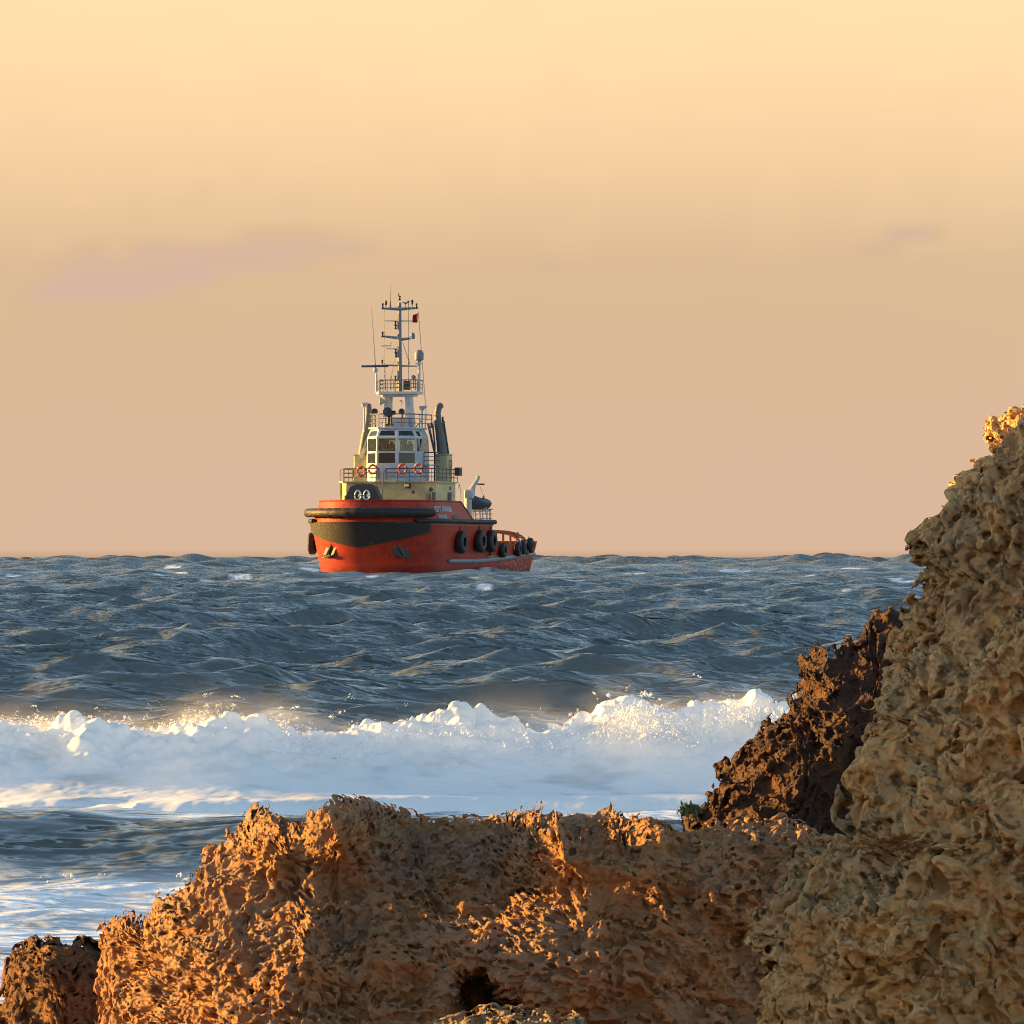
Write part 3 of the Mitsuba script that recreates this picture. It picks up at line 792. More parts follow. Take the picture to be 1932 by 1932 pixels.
def quad_at(quad, poly):
    quad = np.asarray(quad, float)
    return np.array([quad[0] * (1 - u) * (1 - v) + quad[1] * u * (1 - v) + quad[2] * u * v + quad[3] * (1 - u) * v for u, v in poly])


TUG = 'tugboat'
tag(TUG, 'orange and cream tugboat with black bow fenders heading out on the rough sea', 'tugboat')


# the hull: outlines at each height, from the stern round the bow
def outline(z, n=None, inset=0.0, x_from=-28.0, th=None):
    """(X, Y) of the port side from x_from to the stem at height z; th: angles in the round of the bow."""
    t = np.clip((z + 1.5) / 5.3, 0, 1.0)
    b, ax = 4.55 + .92 * t ** .8, 4.9 + 2.1 * t - .25 * (1 - t) ** 2
    x = np.linspace(x_from, 0, 46)[:-1]
    ang = np.linspace(math.pi / 2, 0, 34)
    aft = smooth01(-15, -29, x)
    y = b - aft * (1.5 - .55 * t)
    X = np.r_[x, ax * np.cos(ang) ** .88]
    Y = np.r_[y, b * np.sin(ang)]
    if inset:
        tx, ty = np.gradient(X), np.gradient(Y)
        L = np.hypot(tx, ty)
        X, Y = X + inset * ty / L, Y - inset * tx / L
        Y[-1] = 0
    return np.stack([X, Y], -1)


def both(o):
    """Port side outline and its mirror, stern to bow to stern."""
    return np.vstack([o, (o * [1, -1])[::-1][1:]])


zf = np.r_[np.linspace(-1.5, 3.72, 22)]
zt = np.array([3.72 if x > -11.5 else 2.12 + .25 * float(smooth01(-19, -27.5, x)) for x in outline(0)[:, 0]])
zt = np.r_[zt, zt[::-1][1:]]
rows = []
for k in range(22):
    q = k / 21
    ring = np.array([both(outline(-1.5 + q * (zz + 1.5)))[i] for i, zz in enumerate(zt)]) if k else both(outline(-1.5))
    rows.append(np.c_[ring, -1.5 + q * (zt + 1.5)])
R_ = np.array(rows).transpose(1, 0, 2)
kit = Kit().add(R_.reshape(-1, 3), grid_faces(*R_.shape[:2]))
st = R_[[0, -1]]                                                                  # transom
kit.add(np.vstack([st[0], st[1]]), grid_faces(2, 22))
kit.done('tugboat__hull', 'tug_orange', 40)
kit = Kit()
fo = both(outline(3.7, x_from=-11.5)); kit.prism(fo, 3.55, 3.74)
kit.done('tugboat__foredeck', 'tug_deck')
ao = outline(1.2); ao = ao[ao[:, 0] < -11.0]
kit = Kit(); kit.prism(np.vstack([ao, (ao * [1, -1])[::-1]]), 1.0, 1.2)
kit.box((-11.45, 0, 2.4), (.12, 10.6, 2.5))
kit.done('tugboat__aft_deck', 'tug_deck')

# bulwark round the foredeck, leaning inwards, its ends sloping down
zb0, zb1 = 3.76, 5.40
o0, o1 = outline(3.7, inset=.06, x_from=-6.6), outline(3.7, inset=.62, x_from=-6.6)
O0, O1 = both(o0), both(o1)
top = zb0 + (zb1 - zb0) * np.clip((O0[:, 0] + 6.6) / 1.9, 0.02, 1)
nb_ = 8
G = np.array([[np.r_[O0[i] * (1 - s * (top[i] - zb0) / (zb1 - zb0)) + O1[i] * s * (top[i] - zb0) / (zb1 - zb0), zb0 + s * (top[i] - zb0)] for s in np.linspace(0, 1, nb_)] for i in range(len(O0))])
inn = G[:, ::-1].copy()
c_in = np.array([-1.5, 0, 0])
inn[..., :2] += -.12 * (G[:, ::-1, :2] - c_in[:2]) / np.linalg.norm(G[:, ::-1, :2] - c_in[:2], axis=-1, keepdims=True)
GG = np.concatenate([G, inn], 1)
Kit().add(GG.reshape(-1, 3), grid_faces(*GG.shape[:2])).done('tugboat__bulwark', 'tug_orange', 45)
# handrail pipe on the bulwark's edge
Kit().tube(G[:, -1] + [0, 0, .03], .07).done('tugboat__bulwark__cap_rail', 'tug_orange')


def on_bulwark(x_along, z, out=.03, side=1):
    """A point on the port face of the bulwark: x_along metres aft of X = 2.5 round the outline."""
    o = o0[::-1]
    L = np.r_[0, np.cumsum(np.linalg.norm(np.diff(o, axis=0), axis=1))]
    s0 = np.interp(-2.5, -o[:, 0], L)
    s = s0 + np.asarray(x_along, float)
    p = np.stack([np.interp(s, L, o[:, 0]), np.interp(s, L, o[:, 1])], -1)
    oi = o1[::-1]
    Li = np.r_[0, np.cumsum(np.linalg.norm(np.diff(oi, axis=0), axis=1))]
    pi = np.stack([np.interp(s * Li[-1] / L[-1], Li, oi[:, 0]), np.interp(s * Li[-1] / L[-1], Li, oi[:, 1])], -1)
    q = (np.asarray(z, float) - zb0) / (zb1 - zb0)
    pt = p * (1 - q[..., None]) + pi * q[..., None]
    d = pt - c_in[:2]
    d = d / np.linalg.norm(d, axis=-1, keepdims=True)
    return np.c_[pt + d * np.asarray(out)[..., None] if np.ndim(out) else pt + d * out, np.asarray(z, float)]


tm = meshkit.text_mesh('EDT ATHENA', .40, .03, bold=True)
tv = np.array(tm.vertices)
tx = tv[:, 0] / tv[:, 0].max() * 3.75
Kit().add(on_bulwark(tx, 4.60 + tv[:, 1], .03 + tv[:, 2]), tm.faces).done('tugboat__bulwark__name_lettering', 'tug_white')
tag('tugboat__bulwark__name_lettering', 'white lettering EDT ATHENA on the port bow')
for x0, x1, mat in ((.4, 2.1, 'tug_steel'), (3.6, 5.0, 'tug_dark')):
    xs = np.linspace(x0, x1, 6)
    q = np.stack([on_bulwark(xs, np.full(6, z), o) for z, o in ((4.06, .0), (4.06, .05), (4.36, .05), (4.36, .0))], 1)
    Kit().add(q.reshape(-1, 3), grid_faces(6, 4)).done('tugboat__bulwark__freeing_port', mat)

# the big round fender, the belt below it and the apron on the bow
of = both(outline(3.8, inset=-.26))
m = of[:, 0] > 3.4
pt = np.c_[of[m], np.full(m.sum(), 4.50)]
seg = Kit()
seg.tube(pt, np.where((np.arange(len(pt)) % 3) == 0, .325, .355), 14)
seg.ball(pt[0], .34); seg.ball(pt[-1], .34)
seg.done('tugboat__bow_fender', 'tug_rubber')
for s in (1, -1):
    o = outline(3.8, inset=-.10, x_from=-11.5)
    o = o[o[:, 0] < 5.0]
    Kit().tube(np.c_[o * [1, s], np.full(len(o), 3.86)], .19, 10).done('tugboat__rubbing_strake', 'tug_rubber')
oa = outline(3.6, x_from=-2); oa = oa[oa[:, 0] > 3.2]
A = []
xx = both(oa)
t_ = np.clip(np.abs(np.arange(len(xx)) - (len(xx) - 1) / 2) / ((len(xx) - 1) / 2), 0, 1)
for z_i in np.linspace(0, 1, 14):
    low = 1.78 + 1.2 * t_ ** 1.15
    z = 3.74 + (low - 3.74) * z_i
    A.append([np.r_[np.interp(k_, np.arange(len(xx)), both(outline(zz, inset=-.16, x_from=-2)[-len(oa):])[:, 0]), np.interp(k_, np.arange(len(xx)), both(outline(zz, inset=-.16, x_from=-2)[-len(oa):])[:, 1]), zz] for k_, zz in enumerate(z)])
A = np.array(A)
A0 = A[:1].copy(); A0[..., :2] *= .955
A1 = A[-1:].copy(); A1[..., :2] *= .955
A = np.concatenate([A0, A, A1])
Kit().add(A.reshape(-1, 3), grid_faces(*A.shape[:2])).done('tugboat__bow_apron', 'tug_rubber', 40)
tag('tugboat__bow_apron', 'black rubber apron curving down to a point at the stem')
for s in (1, -1):
    o = outline(.9, inset=-.10)
    m_ = o[:, 0] < -.5
    o = o[m_]
    zz = .72 + .55 * smooth01(-6, -28, o[:, 0])
    Kit().tube(np.c_[o * [1, s], zz], np.where(o[:, 0] > -1.2, .10, .17), 8).done('tugboat__lower_belt', 'tug_steel')
Kit().tube([(-28.05, -3.95, 1.27), (-28.25, -2, 1.27), (-28.3, 0, 1.27), (-28.25, 2, 1.27), (-28.05, 3.95, 1.27)], .17).done('tugboat__lower_belt', 'tug_steel')


def hull_at(x, z):
    o = outline(z)
    i = np.argmin(np.abs(o[:, 0] - x))
    y = np.interp(x, o[:, 0], o[:, 1])
    a, b_ = o[max(0, i - 1)], o[min(len(o) - 1, i + 1)]
    t = (b_ - a) / np.linalg.norm(b_ - a)
    return np.array([x, y, z]), np.array([-t[1], t[0], 0])


def tyre(x, z, r, w, s=1):
    p, nrm = hull_at(x, z)
    p, nrm = p * [1, s, 1], nrm * [1, s, 1]
    pr = [(r * .42, .05), (r * .46, .02), (r * .80, 0), (r * .95, .12 * w), (r, .28 * w), (r, .72 * w), (r * .95, .88 * w), (r * .80, w), (r * .50, w), (r * .42, w * .92), (r * .42, .05)]
    k = Kit().lathe(pr, p, nrm, 30)
    for j in range(0, 30, 3):
        pass
    k.tube([p + nrm * w * .5 + [0, 0, r * .8], p + nrm * w * .2 + [0, 0, r + (.6 if x > -12 else .12)]], .035, 5)
    k.done('tugboat__tyre_fender', 'tug_rubber', 40)


for x, z, r, w in ((-2.6, 2.2, .90, .62), (-7.6, 2.3, .92, .62), (-10.6, 2.3, .90, .60), (-14.4, 1.60, .60, .44), (-19.3, 1.70, .62, .46), (-21.6, 1.86, .62, .46), (-24.6, 2.0, .64, .50)):
    tyre(x, z, r, w)
for x, z, r, w in ((1.9, 2.1, .88, .60), (-7.6, 2.3, .92, .62), (-16, 1.7, .6, .42)):
    tyre(x, z, r, w, -1)
# anchors in their pockets
for s, ang in ((1, 34), (-1, 30)):
    x0 = 6.1 * math.cos(math.radians(ang))
    p, nrm = hull_at(x0, 1.55)
    t = np.array([nrm[1], -nrm[0], 0])
    p, nrm, t = p * [1, s, 1], nrm * [1, s, 1], t * [1, s, 1]
    up = np.array([0, 0, 1.0])
    lean = .42
    k = Kit()
    q = [p + nrm * .06 + t * (a * .62 + b * lean) + up * b * .58 for a, b in ((-1, -1), (1, -1), (1, 1), (-1, 1))]
    qi = [v - nrm * .35 for v in q]
    k.add(np.array(q + qi), [[0, 1, 2, 3], [0, 1, 5, 4], [1, 2, 6, 5], [2, 3, 7, 6], [3, 0, 4, 7]])
    k.done('tugboat__anchor_pocket', 'tug_dark')
    k = Kit()
    k.tube([p + nrm * .16 + up * .45 + t * lean * .7, p + nrm * .2 - up * .42 - t * lean * .7], .09, 6)
    k.tube([p + nrm * .22 - up * .40 - t * (.48 + lean * .6), p + nrm * .26 - up * .52 - t * lean * .6, p + nrm * .22 - up * .40 + t * (.48 - lean * .6)], .10, 6)
    k.done('tugboat__anchor', 'tug_soot')

# ---- deckhouse, boat deck, rails
hp = [(-.3, -3.3), (-.3, 3.3), (-1.1, 3.9), (-6.2, 3.9), (-6.2, -3.9), (-1.1, -3.9)]
Kit().prism(hp, 3.74, 6.93).done('tugboat__deckhouse', 'tug_cream')
for zx, zy, X, w, h in ((922, 1385, None, .34, .66), (1022, 1382, None, .34, .66)):
    Y = 3.92
    X = (Y * .956 - (zx - 607) / 81.6) / .292
    k = Kit()
    k.box((X, Y + .02, (1860 - zy) / 81.6), (w * 2.6, .06, h), bevel=.02)
    k.done('tugboat__deckhouse__doorway', 'tug_dark')
for zx, zy, r in ((893, 1340, .13), (1026, 1328, .13), (792, 1357, .10)):
    if zx < 880:
        c = Lp(zx, zy, -.28); ax = (1, 0, 0)
    else:
        Y = 3.9; c = np.array([(Y * .956 - (zx - 607) / 81.6) / .292, Y, (1860 - zy) / 81.6]); ax = (0, 1, 0)
        if c[0] > -1.1:
            c = np.array([-.72, 3.62, c[2]]); ax = (.6, .8, 0)
    Kit().lathe([(.0, .05), (r, .05), (r * 1.3, .04), (r * 1.35, -.02)], c, ax, 14).done('tugboat__deckhouse__porthole', 'tug_soot')
c = Lp(757, 1315, -.16)
Kit().box(c, (.3, .42, .36), bevel=.04).done('tugboat__deckhouse__floodlight', 'tug_soot')
Kit().box(c + [.16, 0, .02], (.02, .30, .2)).done('tugboat__deckhouse__floodlight__lens', 'tug_chrome')
# wing plates that carry the boat deck at its forward corners
for s in (1, -1):
    k = Kit()
    prof = [(-1.2, 3.74), (-2.5, 3.74), (-2.5, 6.9), (-1.2, 6.9), (-1.3, 6.0), (-1.5, 5.0)]
    m = trimesh.creation.extrude_polygon(Polygon(prof), .10, engine='earcut')
    v = np.array(m.vertices)
    k.add(np.c_[v[:, 0], s * (4.05 + v[:, 2]), v[:, 1]], m.faces)
    if s < 0:
        k.done('tugboat__wing_plate', 'tug_cream')
bd = [(-.05, -3.5), (-.05, 3.5), (-1.0, 4.15), (-6.3, 4.15), (-6.3, -4.15), (-1.0, -4.15)]
Kit().prism(bd, 6.93, 7.03).done('tugboat__boat_deck', 'tug_cream')


def railing(key, pts, h=1.0, every=1.0, rungs=2, r=.038, mat='tug_rail'):
    pts = np.asarray(pts, float)
    k = Kit()
    for j in range(rungs + 1):
        k.tube(pts + [0, 0, h * (j + 1) / (rungs + 1)], r * (1.25 if j == rungs else .8), 5)
    L = np.r_[0, np.cumsum(np.linalg.norm(np.diff(pts, axis=0), axis=1))]
    for s in np.linspace(0, L[-1], max(2, int(round(L[-1] / every)) + 1)):
        p = np.array([np.interp(s, L, pts[:, a]) for a in range(3)])
        k.tube([p, p + [0, 0, h]], r, 5)
    return k.done(key, mat)


z7 = 7.03
railing('tugboat__boat_deck__railing', [(-.12, .1, z7), (-.12, 3.45, z7), (-1.02, 4.08, z7), (-6.2, 4.08, z7)])
railing('tugboat__boat_deck__railing', [(-.12, -.5, z7), (-.12, -3.45, z7), (-1.02, -4.08, z7), (-6.2, -4.08, z7)])
# stairs' handrails down to the foredeck
for y in (.1, -.5):
    Kit().tube([(-.12, y, 8.03), (.25, y - .1, 7.7), (.5, y - .15, 5.6), (.55, y - .15, 3.75)], .045, 6).done('tugboat__ladder_rail', 'tug_rail')
for (zx, s) in ((1086, 1), (395, -1)):
    y = 4.35 * s
    X = -5.6
    Kit().box((X, y, 7.85), (.7, .42, .66), bevel=.03).done('tugboat__sidelight_screen', 'tug_soot')

# ---- wheelhouse: eight sides with three tiers of windows
A_, B_, C_ = (-.55, .86), (-1.8, 2.1), (-5.0, 2.1)
ring0 = [(A_[0], -A_[1]), A_, B_, C_, (C_[0], -C_[1]), (B_[0], -B_[1])]


def tier(z0, z1, i0, i1, names):
    """Walls from z0 to z1, inset from the deck outline by i0 at the foot and i1 at the top; names gives each wall's cut-outs."""
    def ring(z, ins):
        p = Polygon(ring0).buffer(-ins, join_style=2)
        c = np.array(p.exterior.coords)[:-1]
        return [np.r_[c[np.argmin(np.linalg.norm(c - np.array(q) * (1 - .0), axis=1))], z] for q in ring0]
    a, b = ring(z0, i0), ring(z1, i1)
    out = []
    for k in range(6):
        out.append([a[k], a[(k + 1) % 6], b[(k + 1) % 6], b[k]])
    return out


def rr(u0, u1, v0, v1, sl=0.0):
    return [(u0, v0), (u1, v0), (u1 - sl, v1), (u0 + sl, v1)]


low = tier(7.03, 8.40, .0, .0, None)
mid1 = tier(8.40, 9.34, .0, .02, None)
mid2 = tier(9.34, 10.55, .02, .06, None)
topt = tier(10.55, 11.20, .06, .30, None)
base = Kit()
for q in low:
    base.plate(q)
win = []


def wall(q, holes, clear=False):
    base.plate(q, holes)
    for h in holes:
        win.append((q, h, clear))


for q, n in zip(mid1, (1, 1, 0, 2, 0, 1)):
    wall(q, [rr(.09, .91, .08, .93)] if n == 1 else [rr(.1, .45, .1, .9), rr(.55, .9, .1, .9)] if n == 2 else [])
for k, q in enumerate(mid2):
    if k in (0, 1, 5):
        wall(q, [rr(.07, .93, .06, .90)], k < 2)
    elif k == 3:
        wall(q, [rr(.20, .44, .16, .86), rr(.58, .80, .16, .86)], True)
    else:
        wall(q, [rr(.04 + .24 * j, .25 + .24 * j, .06, .9) for j in range(4)])
for k, q in enumerate(topt):
    wall(q, [rr(.08, .92, .14, .74, .05)] if k in (0, 1, 5) else [rr(.05, .45, .14, .74, .02), rr(.52, .95, .14, .74, .02)])
base.done('tugboat__wheelhouse', 'tug_white')
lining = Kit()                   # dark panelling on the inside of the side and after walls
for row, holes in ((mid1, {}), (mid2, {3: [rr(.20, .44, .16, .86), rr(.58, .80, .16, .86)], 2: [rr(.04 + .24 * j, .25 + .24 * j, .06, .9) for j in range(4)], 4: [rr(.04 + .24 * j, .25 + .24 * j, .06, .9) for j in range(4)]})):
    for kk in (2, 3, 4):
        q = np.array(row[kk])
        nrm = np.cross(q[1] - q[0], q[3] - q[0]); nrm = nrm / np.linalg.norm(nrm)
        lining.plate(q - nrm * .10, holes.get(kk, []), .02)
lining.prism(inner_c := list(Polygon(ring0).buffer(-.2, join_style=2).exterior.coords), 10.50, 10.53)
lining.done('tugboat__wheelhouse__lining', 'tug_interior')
for q, h, clear in win:
    k = Kit()
    hp_ = quad_at(q, h)
    nrm = np.cross(np.subtract(q[1], q[0]), np.subtract(q[3], q[0])); nrm = nrm / np.linalg.norm(nrm)
    k.add(hp_ - nrm * .035, [[0, 1, 2, 3]])
    key = k.done('tugboat__wheelhouse__window', 'tug_glass' if clear else 'tug_glass_dark', False)
roof = [tuple(q[3][:2] * 1.0) for q in topt]
Kit().prism(Polygon(roof).buffer(.16, join_style=2).exterior.coords, 11.2, 11.32).done('tugboat__wheelhouse__roof', 'tug_white')
inner = Polygon(ring0).buffer(-.12, join_style=2).exterior.coords
Kit().prism(inner, 8.30, 8.36).done('tugboat__wheelhouse__floor', 'tug_interior')
k = Kit()
k.box((-1.35, 0, 9.0), (.5, 2.0, .9)); k.box((-2.3, .95, 8.95), (.9, .5, 1.0)); k.box((-2.3, -.95, 8.95), (.9, .5, 1.0))
k.box((-2.0, -.15, 9.55), (.15, .5, .5)); k.box((-1.5, .15, 9.5), (.12, .35, .3))
k.done('tugboat__wheelhouse__console', 'tug_dark')
for y in (.42, -.5, 1.0):
    k = Kit()
    k.box((-3.1, y, 9.0), (.55, .55, .15), bevel=.05); k.box((-3.36, y, 9.55), (.14, .52, 1.0), bevel=.05); k.box((-3.36, y, 10.15), (.12, .30, .22), bevel=.04); k.tube([(-3.1, y, 8.36), (-3.1, y, 9.0)], .08)
    k.done('tugboat__wheelhouse__chair', 'tug_dark')
# sloping stays of the deck on the starboard side, catwalk and ladder on the port side
k = Kit()
k.box((-4.2, 2.75, 8.36), (1.9, 1.2, .06))
k.done('tugboat__side_gallery', 'tug_white')
railing('tugboat__side_gallery__railing', [(-3.3, 2.2, 8.4), (-3.3, 3.3, 8.4), (-5.1, 3.3, 8.4)], .95)
for s in (1, -1):
    k = Kit()
    q = [(-2.6, 2.12 * s, 10.9), (-3.4, 2.12 * s, 10.9), (-3.9, 3.1 * s, 8.9), (-3.1, 3.1 * s, 8.9)]
    v = np.array(q)
    k.add(np.vstack([v, v + [0, .08 * s, .04]]), [[0, 1, 2, 3], [4, 5, 6, 7], [0, 1, 5, 4], [1, 2, 6, 5], [2, 3, 7, 6], [3, 0, 4, 7]])
    if s < 0:
        k.done('tugboat__stay_plate', 'tug_white')
for y in (.0, .22):
    Kit().tube([Lp(878 + y * 40, 905, -4.4), Lp(930 + y * 30, 1130, -4.4)], .05, 6).done('tugboat__ladder_rail', 'tug_rail')

# ---- funnel casings and exhaust pipes, port and starboard
for s in (1, -1):
    c0 = Kit().box((-4.65, 3.45 * s, 8.1), (1.35, .95, 2.14), bevel=.06)
    c0.box((-4.65, 3.45 * s, 9.2), (1.45, 1.05, .07))
    key = c0.done('tugboat__funnel_casing', 'tug_cream')
    k = Kit()
    k.tube([(-4.6, 3.35 * s, 9.1), (-4.6, 3.2 * s, 10.3), (-4.6, 2.95 * s, 11.9), (-4.62, 2.9 * s, 12.5), (-4.75, 2.95 * s, 12.95), (-5.0, 3.05 * s, 13.15)], [.42, .38, .30, .27, .27, .27], 14)
    k.done('tugboat__exhaust_pipe', 'tug_grey')
    for dx, z in ((.42, 12.0), (.62, 11.65)):
        k = Kit().tube([(-4.9, (3.45 + dx * .5) * s, 9.1), (-4.9, (3.05 + dx * .5) * s, z), (-5.05, (3.0 + dx * .5) * s, z + .18)], .085, 8)
        k.done('tugboat__exhaust_pipe', 'tug_soot')
Kit().tube([(-3.7, 2.98, 7.03), (-3.7, 2.98, 10.0), (-4.0, 2.7, 11.6)], .075, 8).done('tugboat__vent_pipe', 'tug_dark')
c = np.array([-4.7, 3.96, 8.45])
Kit().lathe([(.30, .0), (.36, .03), (.30, .06)], c, (0, 1, 0), 18).done('tugboat__funnel_casing__lamp_ring', 'tug_ring_red')

# ---- on the wheelhouse roof
railing('tugboat__roof_railing', [(-3.6, -2.0, 11.32), (-1.9, -1.85, 11.32), (-.9, -.7, 11.32), (-.9, .7, 11.32), (-1.9, 1.85, 11.32), (-3.6, 2.0, 11.32), (-5.0, 2.3, 11.32)], 1.05)
k = Kit()
k.box((-3.6, 0, 11.75), (1.7, 2.0, .86), bevel=.06)
k.done('tugboat__roof_house', 'tug_white')
for s in (1, -1):
    k = Kit()
    f0, f1 = np.array([-3.6, .98 * s, 11.3]), np.array([-3.6, .84 * s, 13.95])
    for a, b_, ws in ((f0, f1, None),):
        ring_ = []
        for t in np.linspace(0, 1, 7):
            c = a * (1 - t) + b_ * t
            w_, d_ = .42 + .30 * (1 - t) ** 2.5, .8
            ring_.append([c + [d_ * i, w_ * j, 0] for i, j in ((-.5, -.5), (.5, -.5), (.5, .5), (-.5, .5), (-.5, -.5))])
        ring_ = np.array(ring_)
        k.add(ring_.reshape(-1, 3), grid_faces(7, 5))
    k.done('tugboat__mast_leg', 'tug_white')
pf = [(-2.6, -1.35), (-2.6, 1.35), (-3.1, 1.72), (-4.6, 1.72), (-4.6, -1.72), (-3.1, -1.72)]
k = Kit().prism(pf, 14.0, 14.2)
k.prism(Polygon(pf).buffer(-.35).exterior.coords, 13.82, 14.0)
k.done('tugboat__mast_platform', 'tug_white')
railing('tugboat__mast_platform__railing', [(-4.55, -1.66, 14.2), (-3.1, -1.66, 14.2), (-2.65, -1.3, 14.2), (-2.65, 1.3, 14.2), (-3.1, 1.66, 14.2), (-4.55, 1.66, 14.2)], .92, .7)
k = Kit(); k.box(Lp(747, 660, -3.4), (.5, .5, .7), bevel=.04); k.done('tugboat__mast_platform__cabinet', 'tug_soot')
# fire monitor, searchlights, horn
c = Lp(635, 850, -1.5)
k = Kit().lathe([(0, -.1), (.26, -.1), (.30, 0), (.30, .5), (.36, .55), (.36, .75), (0, .78)], c, (1, .1, .25), 18)
k.tube([c + [0, 0, -.9], c], [.24, .20], 10); k.box(c + [0, .38, .1], (.3, .26, .34), bevel=.05); k.box(c + [0, -.36, .12], (.3, .24, .3), bevel=.05); k.box(c + [0, 0, -.85], (.5, .5, .16))
k.done('tugboat__fire_monitor', 'tug_dark')
for zx, zy, X, r in ((718, 835, -1.4, .23), (540, 832, -2.2, .25)):
    c = Lp(zx, zy, X)
    k = Kit().lathe([(0, -.22), (r * .6, -.20), (r, 0), (r * 1.05, .16), (r * .96, .20), (r * .9, .1), (0, .06)], c, (1, 0, 0), 18)
    k.tube([c, [c[0] - .05, c[1], 11.35]], .05, 6)
    k.done('tugboat__searchlight', 'tug_soot')
for zx, zy, X in ((468, 792, -2.6), (845, 815, -3.6)):
    c = Lp(zx, zy, X)
    k = Kit().tube([[X, c[1], 11.0], c], .07, 8)
    k.lathe([(.0, 0), (.14, 0), (.26, .22), (.28, .25), (0, .25)], c - [0, 0, .1], (0, 0, 1), 14)
    k.box(c + [0, .1 if zx > 600 else .12, .2], (.4, .55, .10))
    k.done('tugboat__vent_head', 'tug_white')
c = Lp(582, 765, -2.4)
k = Kit().lathe([(.06, -.5), (.1, -.3), (.22, -.08), (.34, .12), (.32, .14)], c, (.25, -1, 0), 16); k.done('tugboat__horn', 'tug_cream')
Kit().tube([Lp(700, 760, -3.2), Lp(712, 760, -3.2), Lp(712, 800, -3.2)], .06, 6).done('tugboat__pipe_frame', 'tug_rail')
k = Kit(); k.tube([Lp(800, 935, -2.2), Lp(842, 890, -2.2)], .10, 8); k.done('tugboat__davit', 'tug_white')
railing('tugboat__roof_catwalk', [(-4.6, 2.35, 11.32), (-4.6, 3.4, 11.32)], .4, .5)

# ---- the mast and what it carries
MX = -3.6


def M(zx, zy, dx=0.0):
    return Lp(zx, zy, MX) + [dx, 0, 0]


k = Kit().tube([M(702, 700), M(700, 350), M(699, 120)], [.17, .14, .12], 10)
k.done('tugboat__mast', 'tug_steel')
k = Kit()
for sgn in (-.11, .11):
    k.tube([M(688, 690) + [sgn, 0, 0], M(689, 190) + [sgn, 0, 0]], .03, 5)
for zy in range(200, 690, 26):
    k.tube([M(688.5, zy) + [-.11, 0, 0], M(688.5, zy) + [.11, 0, 0]], .022, 4)
    if zy % 52 == 18:
        k.tube([M(689, zy), M(699, zy)], .02, 4)
k.box(M(686, 440) , (.05, .10, 6.0))
k.done('tugboat__mast__ladder', 'tug_white')
for y0, l, r_, y1, y2 in ((163, 582, 818, 157, 157), (348, 583, 700, 338, 352), (362, 700, 780, 362, 352), (532, 582, 812, 524, 536), (240, 598, 790, 238, 242)):
    th = .13 if y0 in (163, 348, 362) else .08 if y0 == 532 else .05
    if l < 690 and r_ > 720:
        pts = [M(l, y1), M(700, y0), M(r_, y2)]
    else:
        pts = [M(l, y1), M(r_, y2)]
    k = Kit()
    rad = [th * .55, th, th * .55] if len(pts) == 3 else ([th * .55, th] if l < 690 else [th, th * .55])
    k.tube(pts, rad, 8); k.done('tugboat__mast__yard', 'tug_steel')
for zx, zy, w, h in ((589, 142, .2, .44), (810, 144, .18, .40), (588, 327, .2, .44), (672, 255, .2, .38), (674, 280, .18, .30), (674, 436, .2, .3), (676, 462, .22, .3), (586, 504, .16, .30), (700, 92, .2, .36), (694, 70, .12, .2), (672, 612, .18, .4), (760, 512, .12, .3)):
    c = M(zx, zy, .12)
    k = Kit().lathe([(0, -h / 2), (w * .55, -h / 2), (w * .62, -h * .3), (w * .42, -h * .25), (w * .42, h * .25), (w * .62, h * .3), (w * .5, h / 2), (0, h / 2)], c, (0, 0, 1), 12)
    if zx in (672, 674, 676):
        k.tube([c - [0, 0, h * .5], M(696, zy + 12)], .04, 5)
    k.done('tugboat__mast__navigation_light', 'tug_soot')
for zx, zy in ((608, 122), (780, 120)):
    c = M(zx, zy)
    k = Kit().lathe([(0, .22), (.07, .18), (.11, .05), (.08, -.12), (.03, -.2), (.025, -.42), (0, -.42)], c, (0, 0, 1), 12); k.done('tugboat__mast__antenna_bulb', 'tug_soot')
c = M(737, 122)
k = Kit().tube([c + [0, 0, -.4], c], .025, 5); k.tube([c + [0, -.25, .05], c + [0, 0, -.06], c + [0, .22, .06]], [.03, .09, .03], 6); k.ball(c + [0, .22, .08], .09, 1); k.tube([c + [0, .26, -.4], c + [0, .26, .05]], .03, 5)
k.done('tugboat__mast__wind_vane', 'tug_soot')
c = M(783, 340)
Kit().lathe([(0, -.24), (.17, -.22), (.19, 0), (.17, .18), (.09, .27), (0, .28)], c, (0, 0, 1), 16).done('tugboat__mast__radome', 'tug_steel')
c = M(825, 466)
k = Kit().lathe([(0, -.56), (.14, -.50), (.17, -.42), (.36, -.34), (.38, .12), (.33, .30), (.2, .42), (0, .45)], c, (0, 0, 1), 20)
k.done('tugboat__satellite_dome', 'tug_steel')
k = Kit().tube([M(825, 700), M(825, 500)], .12, 10); k.box(M(825, 520), (.3, .5, .08)); k.done('tugboat__satellite_dome__post', 'tug_white')
c = M(788, 604); Kit().lathe([(0, -.2), (.06, -.18), (.15, -.08), (.16, .04), (.1, .13), (0, .15)], c, (0, 0, 1), 14).tube([c, c - [0, 0, .9]], .04, 5).done('tugboat__satellite_dome', 'tug_steel')
c = M(545, 533, .25)
Kit().box(M(543, 533, .3), (.12, 2.3, .17), bevel=.03).done('tugboat__radar__scanner', 'tug_navy')
k = Kit().tube([M(545, 705), M(545, 580)], [.10, .08], 8); k.lathe([(0, -.2), (.10, -.2), (.2, -.02), (.17, .14), (.06, .2), (0, .2)], M(545, 560, .2), (0, 0, 1), 14)
k.done('tugboat__radar', 'tug_white')
